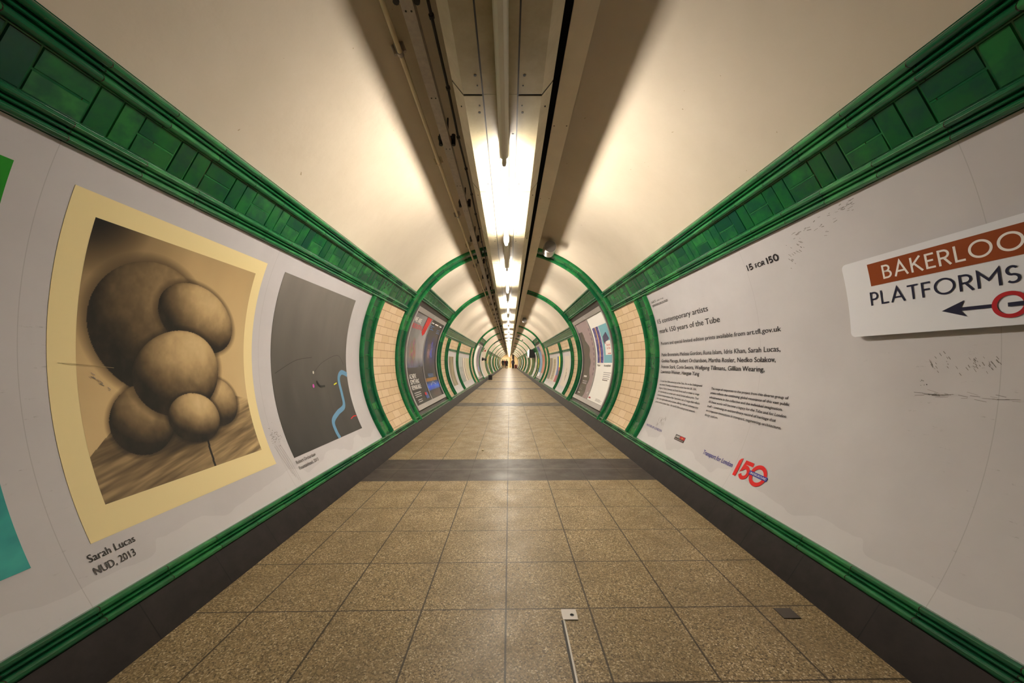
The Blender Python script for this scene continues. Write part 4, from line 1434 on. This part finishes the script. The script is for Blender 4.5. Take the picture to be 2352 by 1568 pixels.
# ------------------------------------------------------------------ on the floor
m = MB()
fp = empty('floor_plate', (0.247, 1.466, 0.0), 'small steel plate with a hole set in the near floor', 'plate')
n = 16
hx, hy, hr = 0.010, -0.004, 0.0085
x0, x1, y0_, y1_ = -0.031, 0.031, -0.030, 0.030
outer = []
for k in range(n):
    a = 2 * pi * k / n; c, s_ = cos(a), sin(a)
    t = min((x1 if c > 0 else -x0) / (abs(c) + 1e-9), (y1_ if s_ > 0 else -y0_) / (abs(s_) + 1e-9))
    outer.append((c * t, s_ * t))
for z0_, z1_ in ((0.0, 0.004),):
    vo = [m.vert((a, b, z1_)) for a, b in outer]; vi = [m.vert((hx + hr * cos(2 * pi * k / n), hy + hr * sin(2 * pi * k / n), z1_)) for k in range(n)]
    wo = [m.vert((a, b, z0_)) for a, b in outer]; wi = [m.vert((hx + hr * cos(2 * pi * k / n), hy + hr * sin(2 * pi * k / n), z0_ + 0.0005)) for k in range(n)]
    for k in range(n):
        q = (k + 1) % n
        m.face((vo[k], vo[q], vi[q], vi[k])); m.face((vo[k], wo[k], wo[q], vo[q])); m.face((vi[k], vi[q], wi[q], wi[k]))
m.build('plate', mk_plain('pale_steel', (0.66, 0.62, 0.60), 0.3, 0.3), fp)
m = MB(); m.tube([(hx, hy, 0.0003), (hx, hy, 0.0012)], hr, 14); m.build('hole', BLACK, fp)
m = MB(); m.box(0.2165, 0.2235, -1.6, 1.435, 0.0, 0.003)
thing(m.build('floor_strip', mk_plain('bright_steel_strip', (0.60, 0.57, 0.54), 0.25, 0.6)), 'thin steel strip in the floor running from the small plate towards viewer', 'strip')
m = MB(); m.box(0.2085, 0.2162, -1.6, 1.436, 0.0, 0.0015)
thing(m.build('floor_joint', BLACKCABLE), 'black joint line beside the thin steel floor strip', 'joint')
m = MB(); m.box(1.115, 1.185, 1.445, 1.505, 0.0, 0.003)
thing(m.build('access_cover', mk_plain('dark_cover', (0.055, 0.043, 0.035), 0.45)), 'small dark square cover in the near floor on the right', 'cover')
m = MB(); c_ = (-0.315, 4.21, 0.010)
m.grid(lambda i, j: ((c_[0] + (0.014 + 0.003 * sin(i * 2.1)) * sin(pi * j / 6) * cos(2 * pi * i / 10), c_[1] + 0.011 * sin(pi * j / 6) * sin(2 * pi * i / 10), c_[2] + 0.010 * cos(pi * j / 6)), (0, 0)), 10, 6)
thing(m.build('crumb', mk_plain('pale_crumb', (0.75, 0.66, 0.45), 0.6), smooth=60), 'tiny pale crumb on the floor tiles before the nearest arch', 'litter')

# ------------------------------------------------------------------ people in the lobby mouth
def skin_obj(name, verts, edges, radii, mat, parent, sub=1):
    me = bpy.data.meshes.new(name); me.from_pydata(verts, edges, [])
    o = bpy.data.objects.new(name, me); COL.objects.link(o); o.parent = parent
    md = o.modifiers.new('skin', 'SKIN'); md.use_smooth_shade = True
    sv = me.skin_vertices[0].data
    for k, r_ in enumerate(radii):
        sv[k].radius = (r_, r_) if not isinstance(r_, tuple) else r_
    sv[0].use_root = True
    ss = o.modifiers.new('sub', 'SUBSURF'); ss.levels = sub; ss.render_levels = sub
    me.materials.append(mat)
    return o

def person(x, y, h, face_back, label, coat, legs, hair, long_coat, stride=0.18, arm_out=0.0, skin=(0.42, 0.24, 0.15)):
    e = empty('person', (x, y, 0.0), label, 'person')
    e.rotation_euler = (0, 0, 0 if face_back else pi)        # local +y is the way the person faces
    k = h / 1.72
    V_, E_, R_ = [], [], []
    def add(p, r, par=None):
        V_.append(tuple(k * q for q in p)); R_.append(tuple(k * q for q in r) if isinstance(r, tuple) else k * r)
        if par is not None: E_.append((par, len(V_) - 1))
        return len(V_) - 1
    pel = add((0, 0, 0.95), (0.13, 0.10)); w = add((0, 0, 1.12), (0.12, 0.09), pel); chst = add((0, 0.0, 1.32), (0.15, 0.10), w)
    nb = add((0, -0.005, 1.45), 0.055, chst); nk = add((0, 0.01, 1.50), 0.05, nb)
    hd = add((0, 0.02, 1.58), (0.068, 0.080), nk); h2 = add((0, 0.02, 1.655), (0.066, 0.078), hd); add((0, 0.012, 1.70), 0.045, h2)
    add((0, 0.105, 1.585), 0.011, hd)                          # nose
    for q in (-1, 1): add((0.078 * q, 0.01, 1.60), 0.012, hd)   # ears
    arms = []
    for q in (-1, 1):
        sh = add((0.17 * q, 0, 1.40), 0.055, chst); el = add(((0.23 + arm_out) * q, -0.03, 1.13), 0.042, sh)
        wr = add(((0.25 + arm_out) * q, 0.05 * q, 0.90), 0.028, el); pa = add(((0.25 + arm_out) * q, 0.06 * q, 0.83), (0.036, 0.02), wr)
        for f_, (dy, dz) in enumerate(((0.03, -0.085), (0.012, -0.095), (-0.006, -0.09), (-0.024, -0.075))):
            a = add(((0.252 + arm_out) * q, 0.06 * q + dy, 0.83 - 0.045), 0.0095, pa)
            add(((0.244 + arm_out) * q, 0.06 * q + dy, 0.83 + dz), 0.008, a)
        add(((0.235 + arm_out) * q, 0.06 * q + 0.045, 0.80), 0.0095, pa)
        arms.append((sh, el, wr))
    lg = []
    for q in (-1, 1):
        hp = add((0.09 * q, 0, 0.88), 0.085, pel); kn = add((0.10 * q, 0.03 + stride * 0.5 * q, 0.49), 0.058, hp)
        an = add((0.10 * q, stride * q - 0.02, 0.09), 0.038, kn); he = add((0.10 * q, stride * q - 0.02, 0.045), 0.042, an); add((0.105 * q, stride * q + 0.15, 0.035), (0.038, 0.03), he)
        lg.append((hp, kn, an, he))
    skin_obj('body', V_, E_, R_, mk_plain('skin_tone', skin, 0.5), e, 2)
    def loft(secs, n=20):
        """closed shell through elliptical sections (z, centre y, half width, half depth)"""
        b = MB(); rows = []
        for z, cy, rx, ry in secs:
            rows.append([b.vert((k * rx * cos(2 * pi * q / n), k * (cy + ry * sin(2 * pi * q / n)), k * z)) for q in range(n)])
        for a in range(len(rows) - 1):
            for q in range(n): b.face((rows[a][q], rows[a][(q + 1) % n], rows[a + 1][(q + 1) % n], rows[a + 1][q]))
        b.face(rows[0][::-1]); b.face(rows[-1])
        return b
    cloth = mk_plain('trouser_cloth', legs, 0.8)
    b = loft([(0.79, 0, 0.150, 0.105), (0.86, 0, 0.172, 0.122), (0.95, 0, 0.170, 0.120), (1.04, 0, 0.150, 0.108)])
    for hp, kn, an, he in lg:
        p, q, r_ = V_[hp], V_[kn], V_[an]
        mid = tuple((p[c] + q[c]) / 2 for c in range(3))
        b.tube([(p[0], p[1], p[2] - 0.01 * k), mid, q, tuple((q[c] + r_[c]) / 2 - (0, 0.012 * k, 0)[c] for c in range(3)), (r_[0], r_[1], 0.07 * k)],
               [k * v for v in (0.098, 0.090, 0.073, 0.070, 0.062)], 14)
    b.build('trousers', cloth, e, smooth=60)
    fab = mk_plain('coat_cloth', coat, 0.85)
    top = [(1.10, 0, 0.165, 0.122), (1.20, 0, 0.172, 0.126), (1.30, -0.004, 0.190, 0.132), (1.38, -0.006, 0.192, 0.122), (1.43, -0.004, 0.150, 0.100),
           (1.465, 0.0, 0.085, 0.078), (1.50, 0.004, 0.064, 0.066)]
    low = [(0.50, 0, 0.235, 0.200), (0.70, 0, 0.215, 0.175), (0.90, 0, 0.195, 0.150), (1.00, 0, 0.178, 0.132)] if long_coat else \
          [(0.82, 0, 0.186, 0.138), (0.92, 0, 0.184, 0.136), (1.00, 0, 0.174, 0.128)]
    loft(low + top).build('coat', fab, e, smooth=60)
    for q, (sh, el, wr) in zip((-1, 1), arms):
        p, m2, r_ = V_[sh], V_[el], V_[wr]
        b = MB()
        b.tube([(p[0] - 0.05 * q * k, p[1], p[2] - 0.005 * k), (p[0] + 0.005 * q * k, p[1], p[2] - 0.02 * k), tuple((p[c] + m2[c]) / 2 for c in range(3)), m2,
                tuple((m2[c] + r_[c]) / 2 for c in range(3)), r_], [k * v for v in (0.060, 0.072, 0.066, 0.059, 0.054, 0.046)], 14)
        b.build('sleeve', fab, e, smooth=60)
    # hair cap, lower at the back of the head
    m_ = MB()
    def cap(i, j):
        a = 2 * pi * i / 16
        t = pi * (0.60 - 0.20 * sin(a)) * j / 7
        return ((k * 0.084 * sin(t) * cos(a), k * (0.006 + 0.100 * sin(t) * sin(a)), k * (1.615 + 0.118 * cos(t))), (0, 0))
    m_.grid(cap, 16, 7)
    m_.build('hair', mk_plain('hair', hair, 0.7), e, smooth=60)
    for q in (-1, 1):
        m_ = MB(); m_.tube([(0.030 * q * k, 0.088 * k, 1.612 * k), (0.030 * q * k, 0.099 * k, 1.612 * k)], [0.010 * k, 0.007 * k], 8)
        m_.build('eye', BLACK, e, smooth=60)
    for (hp, kn, an, he) in lg:
        p = V_[he]; m_ = MB()
        m_.tube([(p[0], p[1] - 0.05 * k, 0.045 * k), (p[0], p[1] + 0.05 * k, 0.05 * k), (p[0], p[1] + 0.19 * k, 0.034 * k)], [0.045 * k, 0.05 * k, 0.033 * k], 12)
        m_.build('shoe', BLACK, e, smooth=50)
    return e
PY = 63.0
px = lambda p: (p - 1170) * PY / 818
person(px(1163.8), PY, 1.66, True, 'person in a long black coat walking away, centre of the far lobby mouth', (0.010, 0.007, 0.008), (0.05, 0.035, 0.025), (0.015, 0.01, 0.008), True)
person(px(1178.0), PY, 1.70, True, 'fair-haired person in a dark jacket beside the red suitcase', (0.022, 0.018, 0.024), (0.012, 0.012, 0.010), (0.42, 0.32, 0.18), False, arm_out=0.03)
person(px(1159.6) * 66.5 / PY, 66.5, 1.68, False, 'person in a red top and dark trousers behind the black coat', (0.16, 0.018, 0.012), (0.02, 0.018, 0.012), (0.03, 0.02, 0.012), False)
person(px(1154.8), PY + 0.8, 1.70, True, 'person in dark clothes half hidden by the left wall at the far lobby', (0.012, 0.014, 0.010), (0.012, 0.010, 0.008), (0.02, 0.014, 0.01), False, stride=0.1)
# yellow bag held by the person in red
m = MB(); bxx = px(1159.6) * 66.5 / PY
m.box(bxx - 0.40, bxx - 0.20, 66.18, 66.28, 0.42, 0.74)
bag = m.build('carrier_bag', mk_plain('yellow_bag', (0.62, 0.48, 0.04), 0.5))
thing(bag, 'yellow carrier bag hanging from the hand of the person in red', 'bag')
m = MB(); m.tube([(bxx - 0.36, 66.23, 0.74), (bxx - 0.27, 66.40, 0.80), (bxx - 0.23, 66.23, 0.74)], 0.008, 8); m.build('handle', mk_plain('yellow_handle', (0.6, 0.46, 0.04), 0.5), bag)
# suitcase
sc_ = empty('suitcase', (px(1184.6), PY - 0.1, 0.0), 'dark red upright suitcase on the floor beside the fair-haired person', 'suitcase')
m = MB(); pr = []
for cx_, cz_, a in ((0.17, 0.66, 0), (-0.17, 0.66, 90), (-0.17, 0.11, 180), (0.17, 0.11, 270)):
    pr += [(cx_ + 0.05 * cos(radians(a + 30 * q)), cz_ + 0.05 * sin(radians(a + 30 * q))) for q in range(4)]
m.prism_y(pr, -0.13, 0.13); m.build('shell', mk_plain('dark_red_shell', (0.13, 0.018, 0.012), 0.4), sc_, smooth=40)
for q in (-1, 1):
    m = MB(); m.tube([(0.15 * q - 0.015, 0.09, 0.03), (0.15 * q + 0.015, 0.09, 0.03)], 0.03, 12); m.build('wheel', BLACK, sc_, smooth=40)
    m = MB(); m.tube([(0.15 * q - 0.015, -0.09, 0.03), (0.15 * q + 0.015, -0.09, 0.03)], 0.03, 12); m.build('wheel', BLACK, sc_, smooth=40)
m = MB(); m.tube([(-0.10, 0.1, 0.70), (-0.10, 0.1, 0.98), (0.10, 0.1, 0.98), (0.10, 0.1, 0.70)], 0.011, 8); m.build('handle', BLACK, sc_)

# lobby lamps
LOBBY = mk_emit('lobby_lamp', (1.0, 0.85, 0.62), 40.0)
for x, lb in ((-1.3, 'bright ceiling lamp on the left of the far lobby'), (0.0, 'bright ceiling lamp in the middle of the far lobby')):
    e = empty('ceiling_lamp', (x, 74.0, 2.75), lb, 'light', 'lobby ceiling lamps')
    m = MB(); m.box(-0.3, 0.3, -1.2, 1.2, -0.05, 0.0); m.build('housing', BATTEN, e)
    m = MB(); m.box(-0.26, 0.26, -1.15, 1.15, -0.062, -0.051); m.build('diffuser', LOBBY, e)
